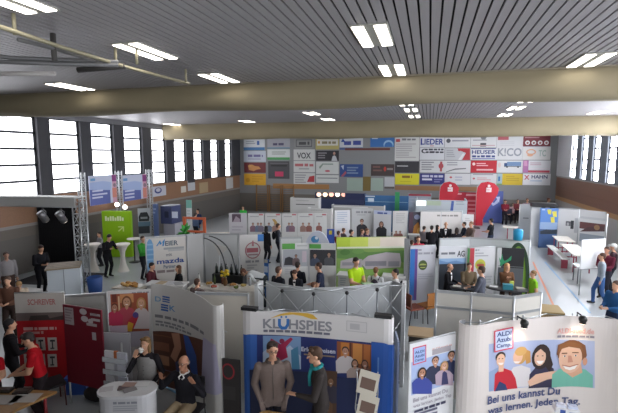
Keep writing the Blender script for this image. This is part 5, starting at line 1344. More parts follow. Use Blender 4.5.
def popup(label, px, z1, items, base, cap_r=.14, left=True, right=True, backmat='8e9092', frame_drop=.05):
    pts = smoothpath(clean(px, z1)); path = curl(pts, cap_r, left, right)
    s = Surf(path); c = s.at(s.L/2)
    r = thing('pop_up_display', label, 'pop up wall', (c.x, c.y, 0))
    pp_ = part('graphic_sheet', sheet(s, .02, z1, .012, M(base, .5), back=M(backmat, .6)), r)
    part('printed_graphic', graphic(s, [('f', base)]+items, .006, .02, z1), pp_)
    fm = MB(); n = len(pts); inner = Surf(pts)
    for i in range(4):
        q = inner.at(inner.L*(i+.5)/4, -.26); fm = MB(); fm.tube([(q.x, q.y, 0), (q.x, q.y, z1-frame_drop)], .015, alu(), 6); part('rear_upright', fm, r)
        q1 = inner.at(inner.L*i/4, -.02); q2 = inner.at(inner.L*(i+1)/4, -.26); q3 = inner.at(inner.L*i/4, -.26); q4 = inner.at(inner.L*(i+1)/4, -.02)
        fm = MB(); fm.tube([(q1.x, q1.y, z1-frame_drop), (q2.x, q2.y, z1-frame_drop)], .009, alu(), 5); fm.tube([(q3.x, q3.y, z1-frame_drop), (q4.x, q4.y, z1-frame_drop)], .009, alu(), 5); part('scissor_strut', fm, r)
    return r, s, pts
# travel company pop up wall
kpx = [(250, 311.3), (280, 311.6), (310, 313), (350, 315.8), (384, 319.3)]
items = [
    G([(250, 334), (280, 335), (310, 337), (350, 340.5), (384, 344), (384, 480), (250, 480)], '23306e'),
    G([(238, 334.5), (250, 334), (257, 334.5), (257, 480), (238, 480)], '2f5da8'),
    T('KL  HSPIES', 263, 319.5, 332, 329.3, '85858c'),
    G([(278, 318.6), (281, 318.6), (281, 324.5), (282.5, 326.3), (285, 326.3), (286.5, 324), (286.5, 318.6), (289.3, 318.6), (289.3, 325), (286.5, 329.3), (281, 329.5), (278, 325.5)], '2f6cb4'), E(281.5, 316.8, 1.1, 1, '2f6cb4'), E(286.2, 316.8, 1.1, 1, '2f6cb4'),
    G([(270, 318.3), (280, 313.8), (292, 311.6), (304, 311.8), (313, 314.5), (318.3, 319.3), (311, 318.8), (303, 316), (293, 314.4), (281, 315.6)], 'd2a83a'),
    WD(263.5, 330, 330, 332.8, '6a6a78'),
    R(346.5, 320.3, 367, 333, 'b4b2b2'), R(347.2, 321, 366.3, 332.3, 'cdcaca'), WD(350, 323, 363, 329.5, 'b4b2b4'),
    # ski photo
    R(263, 335.5, 301, 369, '7c9cc4'), G([(263, 352), (270, 346), (280, 354), (290, 345), (301, 356), (301, 369), (263, 369)], 'b4c4d8'), G([(271, 338), (281, 344), (291, 337), (293, 339), (286, 347), (288, 357), (280, 361), (275, 356), (277, 347), (270, 341)], 'a8284e'), E(282, 341, 2.6, 2.6, '8a2a4a'), G([(291, 350), (298, 346), (300, 369), (292, 369)], '4c86a8'),
    # photo of three young people
    R(337, 341, 371, 374, '8c4c2a'), R(341, 342, 349, 360, 'c47a34'), R(353, 343, 362, 364, 'd08a44'), R(364, 344, 370, 366, 'b46a34'), R(350, 342.5, 351.2, 362, '5a2e1a'),
    FIG(345.5, 351, 4.2, 'c08e74', '3a2a22', 'd4cccc', tall=5.2), FIG(355, 363, 3.6, 'c08e74', '2e2420', 'b8a49c', tall=4, female=True), FIG(365, 363.5, 3.6, 'a8765e', '4a342a', '6a4a3c', tall=4, female=True),
    # lettering
    T('Erlebnisreisen', 301.5, 347.5, 335.5, 352, 'd2d4e4'), R(304, 354.5, 335, 355.6, '9a8670'), WD(339, 383.5, 357, 388.5, 'c6cadc'), R(339, 390, 356, 391, '9a8670'),
    # crowd photo
    R(316, 369, 337, 420, '5a4030'), FIG(321, 378, 3.6, '9a7256', '4a3626', '7a5a3c', tall=6), FIG(331, 381, 3.6, '9a7256', '5a4028', '3e3a4a', tall=6), FIG(325, 396, 3.4, '9a7256', '3a2a20', '705038', tall=6),
    R(250, 369, 315, 480, '1d2444'), R(337, 376, 372, 480, '1f2a56'),
    G([(371.5, 341), (384, 342.5), (400, 346), (400, 480), (371.5, 480)], '2156aa'), WD(377.5, 356, 379, 385, '5c86c4'),
]
r, s, pts = popup('blue and white travel pop up wall with grey lettering and a yellow swoosh', kpx, 2.15, items, 'd2cfce')
for (px, py), lab in (((249, 310.5), 'left'), ((383, 318), 'right')):
    q = P(px, py, 2.15); m = MB(); m.box((q.x-.14, q.y-.03, 2.15), (q.x+.14, q.y+.09, 2.205), M('18181a', .5)); part('end_clamp', m, r)

# discount store pop up wall
apx = [(470, 325.5), (480, 325.3), (497, 322.3), (517, 319.8), (547, 317), (577, 316), (600, 317.5), (618, 320), (650, 327), (672, 334)]
sk = 'e2b79c'
items = [
    # photo with sky
    G([(488.5, 344), (510, 341.5), (540, 340), (570, 339.5), (594.5, 341), (594.5, 388), (570, 386), (540, 386), (510, 388.5), (488.5, 391.5)], 'a9b4d4'),
    G([(488.5, 391.5), (488.5, 372), (500, 366), (512, 374), (512, 388.5)], '8fa4c8'),
    # blond young woman
    G([(507, 387), (507, 376), (513, 367), (521, 365), (530, 368), (532, 386.4)], 'd6d2d4'), E(520, 355.5, 6.5, 8.5, 'c89a5a'), G([(523, 348), (530, 351), (530.5, 362), (526, 364)], 'c4914e'), E(517.5, 356.5, 4.8, 7.4, sk), E(520.5, 351, 6, 4.5, 'd0a464'), G([(513, 361), (520, 361), (518, 363), (514.5, 363)], 'f0e6e0'),
    # young man in red
    G([(493.5, 391), (494.5, 374), (499, 369.3), (504, 368), (511, 370.5), (515, 378), (517, 388)], 'c22434'), R(498.5, 362, 503, 371, sk), E(500, 356.5, 5.1, 5, '2c201c'), E(500.2, 359.6, 4.3, 6, sk), G([(497.3, 362.4), (503.3, 362.4), (501.6, 364.6), (499, 364.6)], 'f0e6e0'), E(498.6, 358.4, .7, .45, '2a1a14'), E(502, 358.2, .7, .45, '2a1a14'), G([(494, 391), (499, 381), (505, 384), (507, 389.5)], '2c3a68'),
    # dark haired young woman
    G([(528, 388), (529, 374), (535, 367), (545, 364), (553, 368), (556, 387)], '34304c'), E(540.5, 356.5, 9.5, 12.5, '2e1f1c'), G([(549, 352), (552.5, 364), (549, 372), (545, 366)], '2e1f1c'), E(539.5, 357, 5.8, 8.3, sk), G([(534.5, 353.5), (540, 348.5), (546, 353.5), (544, 347), (535.5, 347)], '2e1f1c'), G([(535.5, 360.5), (543.5, 360.3), (541, 363.5), (538, 363.5)], 'f4ece8'), E(537, 355.6, .9, .5, '2a1a14'), E(542, 355.4, .9, .5, '2a1a14'),
    # arm
    G([(527, 381), (535, 374), (550, 371), (560, 370), (560, 377), (547, 379), (537, 383), (529, 386)], sk),
    # young man in front
    G([(551, 387), (551.5, 374), (558, 369), (567, 366), (585, 369), (592.5, 375), (592.5, 387.5)], '72b8a4'), G([(561, 360), (580, 360), (582, 372), (572, 377), (562, 370)], 'd8a688'),
    E(570.5, 352, 15, 12.5, '7a4c2c'), G([(556, 354), (557.5, 344.5), (566, 341), (578, 340.6), (585, 345), (586.5, 355), (583, 362), (581, 353), (560, 350), (558.3, 356)], '7a4c2c'), E(569.5, 357.5, 12.2, 15.2, sk), E(584.5, 361, 2.4, 4, 'cc967a'),
    G([(557.5, 352), (559, 344), (570, 341.5), (581, 344), (583, 353), (579, 348), (568, 346.3), (561, 348.5)], '86562f'),
    R(561, 352.3, 566.5, 353.3, '6a4228'), R(571.5, 351.6, 578, 352.7, '6a4228'), E(564, 355.6, 1.5, .8, 'f0e8e2'), E(575, 355, 1.5, .8, 'f0e8e2'), E(564, 355.6, .8, .8, '3a4a5a'), E(575, 355, .8, .8, '3a4a5a'),
    G([(567.5, 355), (570.5, 355), (572.3, 361.5), (567, 362)], 'c9907a'), G([(561.5, 364.3), (569, 366), (577.5, 363.6), (574, 368.3), (569, 369.6), (564.5, 368.3)], 'f6f0ea'), G([(561, 364), (569, 365.6), (578, 363.2), (577.5, 364.2), (569, 366.6), (561.5, 365)], 'b06a5a'),
    # logo plate
    G([(493.3, 330.5), (512.5, 326.2), (512.5, 347.8), (493.3, 352)], 'd4455c'), G([(494.4, 331.5), (511.4, 327.7), (511.4, 346.8), (494.4, 350.5)], 'c6d2ea'),
    T('ALDI', 496, 330.9, 510.5, 335.3, '33457e'), T('Azubi', 495.6, 336.6, 510.5, 341.2, '33457e'), T('Camp.', 495.6, 342.6, 510.5, 347.6, '33457e'),
    # address
    T('ALDI-sued.de', 556.5, 327.5, 594, 332.8, 'd8a49c'), WD(556.5, 334.4, 594, 336.6, '8c8690'),
    # slogan
    T('Bei uns kannst Du', 487, 389.6, 559, 397.4, '505a84'), T('was lernen. Jeden Tag.', 487.2, 398.8, 579.5, 408, '505a84'),
    LN(490, 418, 590, 440, 4, '8088a8')]
r, s, pts = popup('cream white discount store pop up wall with four smiling young people printed', apx, 2.2, items, 'dcd4cf', cap_r=.12)
for i, (px, py, lab) in enumerate([(517.3, 322.5, 'black clamp lamp on the top edge above the four printed heads, left one'), (577, 319.5, 'black clamp lamp on the top edge of the cream white wall, right one')]):
    u, z = s.hit(px, 317); q = s.at(u, 0); o = s.at(u, .16)
    r2 = thing('clamp_lamp', lab, 'lamp', (q.x, q.y, 2.2), 'clamp lamps on the cream white wall')
    m = MB(); m.ball((o.x, o.y, 2.21), .065, .06, .06, M('161616', .4), 12, 8); m.tube([(o.x, o.y, 2.22), (o.x, o.y, 2.14)], .05, M('161616', .4), 10); lh_ = part('lamp_head', m, r2)
    m = MB(); m.tube([(q.x, q.y, 2.2), (q.x, q.y, 2.26), (o.x, o.y, 2.25)], .012, M('161616', .4), 6); part('arm', m, r2)
    m = MB(); m.tube([(o.x, o.y, 2.139), (o.x, o.y, 2.134)], .04, M('ffe0b8', .3, emit=4), 10); part('bulb', m, lh_)
    L_ = bpy.data.lights.new('clamp_lamp_light', 'SPOT'); L_.energy = 5; L_.color = (1, .78, .52); L_.spot_size = math.radians(95); L_.spot_blend = .8; L_.shadow_soft_size = .04
    lo = bpy.data.objects.new('clamp_lamp_light', L_); COL.objects.link(lo); lo.parent = r2; lo.location = Vector((o.x-q.x, o.y-q.y, -.075))
    n_ = (q-o).normalized(); dv = Vector((n_.x*.35, n_.y*.35, -1)).normalized(); lo.rotation_euler = dv.to_track_quat('-Z', 'Y').to_euler()
q = s.at(s.L*.015); 
c = P(467, 325, 2.2)
# white leaflet box in front
c = P(566, 408.5, 1.05)
r = thing('leaflet_holder', 'white leaflet holder with a blue logo in front of the printed slogan', 'leaflet holder', (c.x, c.y, 0))
m = MB(); m.box((c.x-.16, c.y-.09, 1.0), (c.x+.16, c.y+.09, 1.08), M('e6e6e8', .4)); part('box', m, r); m = MB(); m.box((c.x-.10, c.y-.094, 1.01), (c.x-.03, c.y-.09, 1.07), M('3c5aa4')); part('logo', m, r); m = MB(); m.box((c.x+.02, c.y-.094, 1.02), (c.x+.10, c.y-.09, 1.05), M('b4bcd4')); part('logo', m, r)
m = MB(); m.tube([(c.x, c.y, .02), (c.x, c.y, 1.0)], .02, alu(), 8); part('stem', m, r); m = MB(); m.lathe([(.18, 0), (.18, .02), (.03, .04)], (c.x, c.y, 0), alu(), 16); part('base_plate', m, r)
for i, dx in enumerate((-.075, .08)): m = MB(); m.box((c.x+dx-.06, c.y-.05, 1.08), (c.x+dx+.06, c.y+.03, 1.12), M(['d8dcea', 'ccd4e8'][i])); single('leaflet', m, ['stack of white leaflets in the holder before the slogan, left one', 'stack of bluish leaflets in the holder before the slogan, right one'][i], 'leaflet', 'leaflets in the holder')

# discount store roll up
panel('roll_up_banner', 'tilted white photo banner of four young people left of the cream white wall', 'banner', [(409.3, 343.8), (455.3, 333)], 2.0, [
    G([(410.5, 362), (455.5, 349), (455.5, 381), (410.5, 395)], 'a9bbe0'), G([(412, 347.5), (425.5, 344), (425.5, 361), (412, 365)], 'd4455c'), G([(413, 348.4), (424.6, 345.4), (424.6, 360.2), (413, 363.8)], '9fb6e2'),
    T('ALDI', 414, 350, 423.6, 352.5, '33457e'), T('Azubi', 414, 353.8, 423.6, 356.6, '33457e'), T('Camp.', 414, 358, 423.6, 360.8, '33457e'),
    T('ALDI-sued.de', 431, 345.5, 451, 347.6, 'd8a49c'), R(431.5, 349.2, 450, 350, 'a8a2a8'),
    FIG(434.5, 360.5, 4.2, 'c8967c', '4a3226', '2e3450', tall=5.5), FIG(450.3, 355, 4.2, 'b8866c', '2a1e1a', '2c3458', tall=6), FIG(421, 372, 4.4, 'b88468', '2a1c18', '3c4a9a', tall=4.8, female=True), FIG(443, 365, 3.9, 'd4a48a', 'b08a54', 'b8a4b4', tall=5, female=True), G([(440, 384), (441, 372), (443, 370), (445.5, 372), (447, 383)], '3a3a64'),
    T('Bei uns kannst Du', 412, 392.4, 446, 396.4, 'a8a2ac'), T('was lernen. Jeden Tag.', 412, 398, 450, 402, 'a8a2ac'), WD(413, 404.3, 444, 407, '3c3c58'), LN(413, 409.5, 448, 422, 3, '6a6a80')], 'dfe0e2', feet='cassette')
# narrow banner seen on edge between the two
panel('roll_up_banner', 'narrow blue and white banner seen nearly edge on right of the travel wall', 'banner', [(395.5, 331), (398.8, 342)], 1.62, [R(390, 352, 402, 372, '8ca4cc')], 'a8b4cc')

# curled photo wall of the red cross like education stand
items = [
    T('D', 155.2, 296.4, 161.3, 301.5, '6f9cc0'), ('b', 162.7, 296.2, 170, 297.8, '2d5ca0'), ('b', 162.7, 298.6, 170, 300.2, '2d5ca0'), ('b', 162.7, 301, 170, 302.2, '2d5ca0'), ('b', 161.3, 304.2, 168.6, 305.8, '2d5ca0'), ('b', 161.3, 306.6, 168.6, 308.2, '2d5ca0'), ('b', 161.3, 309, 168.6, 310.8, '2d5ca0'), T('K', 169.8, 305.6, 175.8, 311, '5f8cb8'),
    WD(155.5, 318.8, 204, 322.2, '77777a'), WD(156, 322.2, 185, 324.4, '808084'), WD(156, 326.4, 193, 328.6, '808084'),
    G([(152, 331), (178, 332.5), (190, 336), (206, 341), (206, 392), (152, 392)], '5a3424'), R(152, 334, 172, 338, '7a4a30'), R(153, 341, 170, 352, '84543c'), G([(172, 333), (180, 333), (182, 348), (176, 362), (171, 356), (175, 346)], 'b08068'), G([(184, 334.5), (189, 336), (197, 356), (199, 380), (192, 372), (187, 352)], '3a5aa4'), R(155, 354, 170, 366, 'a87a5c'), G([(176, 362), (186, 356), (188, 376), (178, 380)], '4a4a6c'), R(152, 368, 206, 392, '6a5a6a'),
    G([(204, 337), (216, 344), (222, 392), (202, 392)], 'b4b0c8')]  # purple reflection on the white end cap, put into the colour
r, s, pts = popup('white curved pop up wall with blue letter blocks and a brown photo', [(151, 283.5), (162, 284.5), (175, 287), (190, 291.5), (203, 298), (212, 305)], 2.2, items, 'c6c4c0', cap_r=.1, left=False, frame_drop=.55)
# family photo wall
panel('poster_board', 'photo poster of a mother with playing children left of the blue letter blocks', 'poster', [(107.5, 291), (150.5, 289)], 2.15, [WD(132, 291.3, 149, 293, '86868a'), R(110.5, 294, 149.5, 331, '9c5034'), R(112, 294, 117, 302, '6a3226'), R(120, 294, 134, 302, 'c88a5a'), R(118, 296, 121, 320, 'd8b48c'),
    FIG(127, 301.5, 5, 'c89878', '7a4a2c', 'b84a58', wide=2.0, tall=5.4, female=True), FIG(141.5, 302.5, 4.6, 'd4a488', 'b48a50', 'd2c8c8', wide=1.8, tall=5.6, female=True), FIG(115, 307, 3.6, 'bb8a70', '5a3020', 'c03858', tall=5), G([(127, 322), (136, 312), (139, 316), (134, 328)], 'c03440'), E(136, 314.5, 3, 3, '5a4a90'), G([(126, 330), (129, 321), (134, 323), (132, 331)], 'd8a838'), R(110.5, 325.5, 128, 331.5, 'c4b4c0'), R(108, 332.5, 150, 345, 'bcb8c4')], 'c8c6c4')
# pale low screens
panel('partition_screen', 'pale grey low screen beside the dark red pin board', 'screen', [(97, 332), (130, 333.5)], 1.5, [R(99, 334, 101, 336, 'a4a4a4')], 'a9a9ae')
# grey partition and pin board
partition('grey partition wall behind the dark red pin board', [(62.5, 295), (106.5, 292)], 1.9, base='a6a6a2')
panel('pin_board', 'dark red pin board with white papers and ovals', 'pin board', [(63.2, 304), (101.5, 310)], 2.0, [R(64.8, 306.5, 75, 325, 'b0a8aa'), LN(66, 309, 73.5, 322, 5, '908488'), E(84, 311.3, 3.6, 3, 'c4bcbe'), E(85.5, 318.5, 3.6, 3, 'c4bcbe'), E(91.5, 321, 2.5, 2.6, 'c4bcbe'), R(91, 312.5, 101, 316.5, 'c0babc'), R(92, 317.6, 101, 321.6, 'c0babc'), LN(92, 313.4, 100, 316.5, 2, '94888c'), R(87.5, 322, 98, 326.6, 'b4aaac'), R(93, 331.5, 97.5, 340, 'b8b4ba')], '701426', z0=.45)
# red roll up
panel('roll_up_banner', 'red banner with a pale head and six white pictograms', 'banner', [(14.5, 293.5), (64, 292.5)], 2.05, [T('SCHREIVER', 28, 298.8, 56, 304.6, 'b06866'), R(8, 313, 70, 322, '6c605c'), G([(29, 321), (31, 315.5), (48, 314.5), (50, 318), (64, 315), (64, 321)], '3f3937'), R(5, 321, 95, 460, 'b0141f'), WD(24, 326.6, 57, 329.6, 'd0a4a0'), WD(24, 330.8, 44, 333.6, 'c89490'),
    [[R(x, y, x+10, y+12.6, 'c2b8b2'), R(x+2.4, y+2.2, x+7.6, y+4, '3c3a3c'), R(x+4, y+2, x+6, y+11, '3c3a3c'), R(x+3, y+10, x+7, y+11.2, '3c3a3c')] for x in (24.3, 36.4, 48.2) for y in (337, 353.5)]], 'c4beb6', feet='cassette')

# ------------------------------------------------------------------ counters, tables, stands at the front
a = P(98, 389.5, 1.05); b = P(157, 387.5, 1.05); c = (a+b)/2; d = (b-a).normalized(); nn = Vector((-d.y, d.x, 0)); L = (b-a).length
r = thing('promotion_counter', 'white round ended promotion counter with leaflets on top at the front left', 'counter', (c.x, c.y, 0))
def stadium(L, R_, ex=0, n=10):
    o = []
    for i in range(n+1): t = -PI/2+PI*i/n; o.append((L/2-R_+(R_+ex)*math.cos(t), (R_+ex)*math.sin(t)))
    for i in range(n+1): t = PI/2+PI*i/n; o.append((-L/2+R_+(R_+ex)*math.cos(t), (R_+ex)*math.sin(t)))
    return [(c.x+d.x*x+nn.x*y, c.y+d.y*x+nn.y*y) for x, y in o]
m = MB(); m.prism(stadium(L*.94, .22), 0, 1.01, M('c6c6c8', .45)); part('body', m, r); m = MB(); m.prism(stadium(L, .24), 1.01, 1.05, M('cfcfd0', .35)); part('countertop', m, r)
st_ = stadium(L*.94, .26); fr = [Vector(st_[i]) for i in range(21, 11-1, -1)] ; 
front = Surf([Vector((c.x+d.x*x+nn.x*y, c.y+d.y*x+nn.y*y)) for x, y in ((-L*.47+.22, -.22), (L*.47-.22, -.22))])
part('printed_graphic', graphic(front, [G([(101, 398.5), (105.5, 398.2), (105.5, 400.4), (101, 400.7)], '4a78b4'), G([(101.5, 402), (106, 401.6), (106, 404), (101.5, 404.4)], '4a78b4'), WD(113, 401.2, 148, 403.8, '8c8e96'), LN(113, 405.5, 147, 412, 3, 'a4a6ac')], .0, .02, 1.0), r)
def ontop(u, v): return c+d*u*L*.5+nn*v
for i, (u, v, rz, c_, lab) in enumerate([(-.72, 0, .6, 'b8b4b6', 'pale leaflet at the left end of the front left counter'), (-.12, .02, .5, '5a4a4c', 'dark photo leaflet in the middle of the front left counter'), (-.02, .1, .2, 'a88a80', 'brownish leaflet in the middle heap of the front left counter'), (.12, -.06, .9, '8a8688', 'grey leaflet right of the middle heap on the front left counter'), (.45, .08, .3, 'dcdcdc', 'white paper at the right end of the front left counter')]):
    q = ontop(u, v); m = MB(); m.box((q.x-.10, q.y-.07, 1.051+i*.004), (q.x+.10, q.y+.07, 1.056+i*.004), M(c_, .4), rz=rz); single('leaflet', m, lab, 'leaflet', 'leaflets on the front left counter')
# clear brochure stand
c0 = P(110, 384, 1.0)
r = thing('brochure_stand', 'clear brochure stand with three tiers beside the front left counter', 'brochure stand', (c0.x-.12, c0.y+.36, 0))
px_, py_ = c0.x-.12, c0.y+.36
m = MB(); m.tube([(px_, py_+.1, .02), (px_, py_+.1, 1.5)], .018, alu(), 8); part('pole', m, r); m = MB(); m.lathe([(.22, 0), (.22, .02), (.03, .04)], (px_, py_+.1, 0), alu(), 18); part('base_plate', m, r)
brl = ['white and orange brochures in the top tier of the clear stand', 'white brochures in the middle tier of the clear stand', 'pale brochures in the lowest tier of the clear stand']
for i, z in enumerate((1.22, 1.0, .78)):
    m = MB(); m.box((px_-.2, py_-.1, z), (px_+.2, py_+.06, z+.012), glassy('dfe4e8', .5)); m.box((px_-.24, py_-.105, z), (px_+.24, py_-.095, z+.09), glassy('dfe4e8', .5)); part('tray', m, r)
    m = MB()
    m.box((px_-.22, py_-.07, z+.014), (px_-.04, py_-.03, z+.19), M('d2d2d6')); m.box((px_-.035, py_-.06, z+.014), (px_+.03, py_-.02, z+.195), M(['b86a3c', 'a8a8b0', 'b8b4ba'][i])); m.box((px_+.035, py_-.07, z+.014), (px_+.22, py_-.03, z+.188), M('c6c8d2'))
    single('brochures', m, brl[i], 'brochures', 'brochures in the clear stand')
# zig zag rack at the travel wall
c0 = P(366, 393, 1.25)
r = thing('brochure_rack', 'folding wire brochure rack in front of the travel wall', 'brochure rack', (c0.x, c0.y, 0))
fm = M('a4a6a8', .3, .6)
for sx_ in (-.16, .16): m = MB(); m.tube([(c0.x+sx_, c0.y+.1, 0), (c0.x+sx_, c0.y-.02, .55), (c0.x+sx_, c0.y+.12, .78), (c0.x+sx_, c0.y, .98), (c0.x+sx_, c0.y+.16, 1.2), (c0.x+sx_, c0.y+.1, 1.55)], .01, fm, 6); part('side_rail', m, r)
for z in (.56, .8, 1.0, 1.21): m = MB(); m.tube([(c0.x-.16, c0.y+.06, z), (c0.x+.16, c0.y+.06, z)], .008, fm, 6); part('crossbar', m, r)
for i, (z, lab) in enumerate([(1.24, 'cream brochure with a brown photo in the upper tier of the wire rack'), (.86, 'cream brochure with a brown photo in the lower tier of the wire rack')]):
    r2 = thing('brochure', lab, 'brochure', (c0.x, c0.y, z), 'brochures in the wire rack')
    rt = Matrix.Rotation(math.radians(-18), 3, 'X') @ Matrix.Rotation(math.radians(9), 3, 'Y')
    def bq(x0, x1, z0, z1, y0, y1, mat):
        m = MB(); m.box((x0, y0, z0), (x1, y1, z1), mat); m.v = [rt @ Vector(v)+Vector((0, -.03, 0)) for v in m.v]; return m
    cv_ = part('cover', bq(-.15, .15, 0, .34, -.012, 0, M('cfc8b8', .4)), r2, local=True)
    mm = bq(-.11, .11, .08, .24, -.0145, -.0125, M('6a5044', .5)); part('cover_photo', mm, cv_, local=True)
# round wooden table at the travel wall
c0 = P(276, 425, .95)
r = thing('wooden_table', 'light wooden table with papers in front of the two men', 'table', (c0.x, c0.y, 0))
m = MB(); wood_ = M('b08a54', .4, noise=.15, scale=4, kind='wood'); pts_ = []
for sx_, sy_, t0 in ((1, 1, 0), (-1, 1, PI/2), (-1, -1, PI), (1, -1, 1.5*PI)):
    for k in range(7): t = t0+PI/2*k/6; pts_.append((c0.x+sx_*.22+.13*math.cos(t), c0.y+sy_*.17+.13*math.sin(t)))
m.prism(pts_, .91, .95, wood_); part('tabletop', m, r)
for sx_ in (-.25, .25):
    for sy_ in (-.2, .2): m = MB(); m.tube([(c0.x+sx_, c0.y+sy_, 0), (c0.x+sx_, c0.y+sy_, .92)], .022, alu(), 8); part('leg', m, r)
for i, (dx, dy, rz, c_, lab) in enumerate([(-.17, .1, .5, 'd0ccc8', 'white photo leaflet on the light wooden table'), (.03, .14, -.3, 'b8a890', 'tan leaflet on the light wooden table')]):
    m = MB(); x, y_ = c0.x+dx, c0.y+dy; m.box((x-.1, y_-.07, .95), (x+.1, y_+.07, .956), M(c_), rz=rz); m.box((x-.06, y_-.045, .9561), (x+.06, y_+.03, .957), M('5a4e48'), rz=rz, c=(x, y_, 0)); single('leaflet', m, lab, 'leaflet', 'leaflets on the light wooden table')
# wooden desk at lower left
a = P(57, 391, .93); b = P(0, 388.5, .93)
r = thing('wooden_desk', 'brown wooden desk with papers in front of the men in red', 'desk', ((a.x+b.x)/2-.2, a.y-.35, 0))
m = MB(); m.prism([(a.x, a.y), (b.x-.6, b.y-.1), (b.x-.6, b.y-1.0), (a.x-.25, a.y-.85)], .89, .93, M('8a6638', .45, noise=.18, scale=3, kind='wood')); part('tabletop', m, r)
for v in ((a.x-.15, a.y-.1), (a.x-.38, a.y-.75), (b.x-.5, b.y-.2), (b.x-.5, b.y-.9)): m = MB(); m.tube([(v[0], v[1], 0), (v[0], v[1], .90)], .025, M('8a1f28', .4), 8); part('leg', m, r)
for i, (px, py, rz, c_, lab) in enumerate([(26, 398, .3, 'a8a4a0', 'white sheet on the brown wooden desk, right one'), (6, 400, .2, '9c9894', 'white sheet at the left edge of the brown wooden desk')]):
    q = P(px, py, .93); m = MB(); m.box((q.x-.2, q.y-.13, .9305), (q.x+.2, q.y+.13, .935), M(c_), rz=rz); single('paper', m, lab, 'paper', 'papers on the brown wooden desk')
for i, (px, py, lab) in enumerate([(23, 392, 'small black tray on the brown wooden desk before the man in red'), (4, 391, 'small black tray at the left end of the brown wooden desk')]):
    q = P(px, py, .93); m = MB(); m.box((q.x-.13, q.y-.08, .93), (q.x+.13, q.y+.08, .96), M('26221f', .5), rz=.3); m.box((q.x-.10, q.y-.05, .96), (q.x+.10, q.y+.05, .97), M('3c3632', .5), rz=.3); single('tray', m, lab, 'tray', 'trays on the brown wooden desk')
p = P(57, 393, 0); q = P(49, 363, .85)
chair('dark padded chair behind the brown wooden desk beside the red banner', (q.x, q.y), 2.6, '262026', h=.92, leg='5a2a20')
c0 = P(80, 381, .2); m = MB(); m.box((c0.x-.22, c0.y-.18, 0), (c0.x+.2, c0.y+.18, .34), M('274a94', .5), rz=.3); m.box((c0.x-.23, c0.y-.19, .30), (c0.x+.21, c0.y+.19, .35), M('2d56a8', .5), rz=.3, c=(c0.x-.01, c0.y, 0)); single('storage_box', m, 'blue box on the floor right of the dark padded chair', 'box')
c0 = P(98, 392, .15); m = MB(); m.ball((c0.x, c0.y, .13), .3, .2, .14, M('241f20', .8), 14, 8); m.tube([(c0.x-.12, c0.y, .22), (c0.x-.08, c0.y, .36), (c0.x+.08, c0.y, .36), (c0.x+.12, c0.y, .22)], .015, M('1c1819', .7), 6); single('bag', m, 'dark bag on the floor left of the front left counter', 'bag')

# ================================================================== PEOPLE
# --- front row, seen large
p_ = person
p_('man in a grey brown zipped jacket with hands in pockets at the travel stand', 272.5, 343, 1.9, 22, 'pockets', top='7a6c66', legs='24222a', hair='33251f', near=True, extras=(zipper(), glasses), hem=-.12, wide=1.12, turn=10)
p_('young man in a dark jacket with a turquoise scarf talking at the travel stand', 313.5, 347.5, 1.88, -70, 'one', lean=6, top='3a3533', legs='26242a', hair='4a3322', near=True, extras=(scarf('2f8a8e'),), hem=-.1, wide=1.1, nod=5)
p_('woman in a grey vest and black sleeves drinking from a white cup', 145, 338, 1.67, 8, 'cup', top='1e1c20', legs='1c1a20', hair='7a5c38', near=True, female=True, hairstyle='long', extras=(vest('8c8a88'), cup_in_hand('white cup raised to the mouth of the woman in the grey vest')), nod=-4)
sp = p_('seated man in a dark sweater and beige trousers holding up both hands', 183, 355, 1.42, -2, 'raised', sit=True, top='25242a', legs='a08e72', hair='7a6a5e', skin='b98468', near=True, bald=True, extras=(glasses, collar()))
chair('dark chair under the seated man with raised hands', (sp.location.x+.0, sp.location.y+.06), math.radians(-2), '2c2a2e', h=.9, sh=.40)
p_('man in a red shirt looking down behind the wooden desk, right one', 24, 333, 1.74, -48, hands=[(-.16, -.36, 1.02), (.06, -.36, 1.05)], arms='front', lean=10, top='b01420', legs='2a2326', hair='241a17', near=True, sleeve='short', nod=20)
p_('man in a red shirt at the left edge behind the wooden desk', -16, 346, 1.6, 40, hands=[(-.10, -.34, 1.1), (.12, -.34, 1.12)], arms='front', lean=6, top='a8121e', legs='2a2326', hair='2a1c18', near=True, sleeve='short', nod=15)
p_('dark haired person in black behind the two men in red', 10, 319, 1.72, 150, 'front', top='1a181b', legs='1a181b', hair='171315')
# --- left side
p_('person in black working behind the slatted counter of the stage', 41.5, 245, 1.74, 75, 'front', lean=12, top='1b1b20', legs='1c1c22', hair='3a2420', nod=15)
p_('fair haired person crouching at the pale lidded box', 19, 281, 1.05, 60, 'low', sit=True, lean=28, top='b8a894', legs='4a4038', hair='b08a5c', nod=20, seat=.25)
p_('blurred person in a white top and dark skirt at the far left edge', 6, 252, 1.7, 60, 'down', top='8c888a', legs='4a3a34', hair='4a3a34', skin='a8806c')
p_('person in brown standing low at the left edge below the white topped one', 7, 277, 1.66, 30, 'front', top='6a4a3c', legs='3a2e2a', hair='5a4438')
p_('man in black leaning on the middle white bar table', 110, 234, 1.74, 78, hands=[(-.16, -.42, 1.2), (.16, -.42, 1.2)], arms='table', lean=14, top='18181c', legs='1a1a20', hair='1c1614', nod=22)
p_('person in a grey jacket behind the left white bar table', 99, 232, 1.5, -30, 'front', top='8c8c90', legs='2a2a30', hair='3a302a')
p_('person in a bright green shirt beside the blue arch of the car dealer wall', 143, 236, 1.7, 80, 'front', top='3f9a3c', legs='22242a', hair='3a2a22')
p_('seated visitor in a dark red top at the reception desk of the car dealer', 152.5, 263.5, 1.3, 100, 'front', sit=True, top='4c2028', legs='2a2428', hair='1f1614', lean=8)
p_('seated woman in black at the reception desk of the car dealer', 178, 268, 1.2, -40, 'front', sit=True, top='1a1a1e', legs='222226', hair='5a3c28', female=True, hairstyle='long')
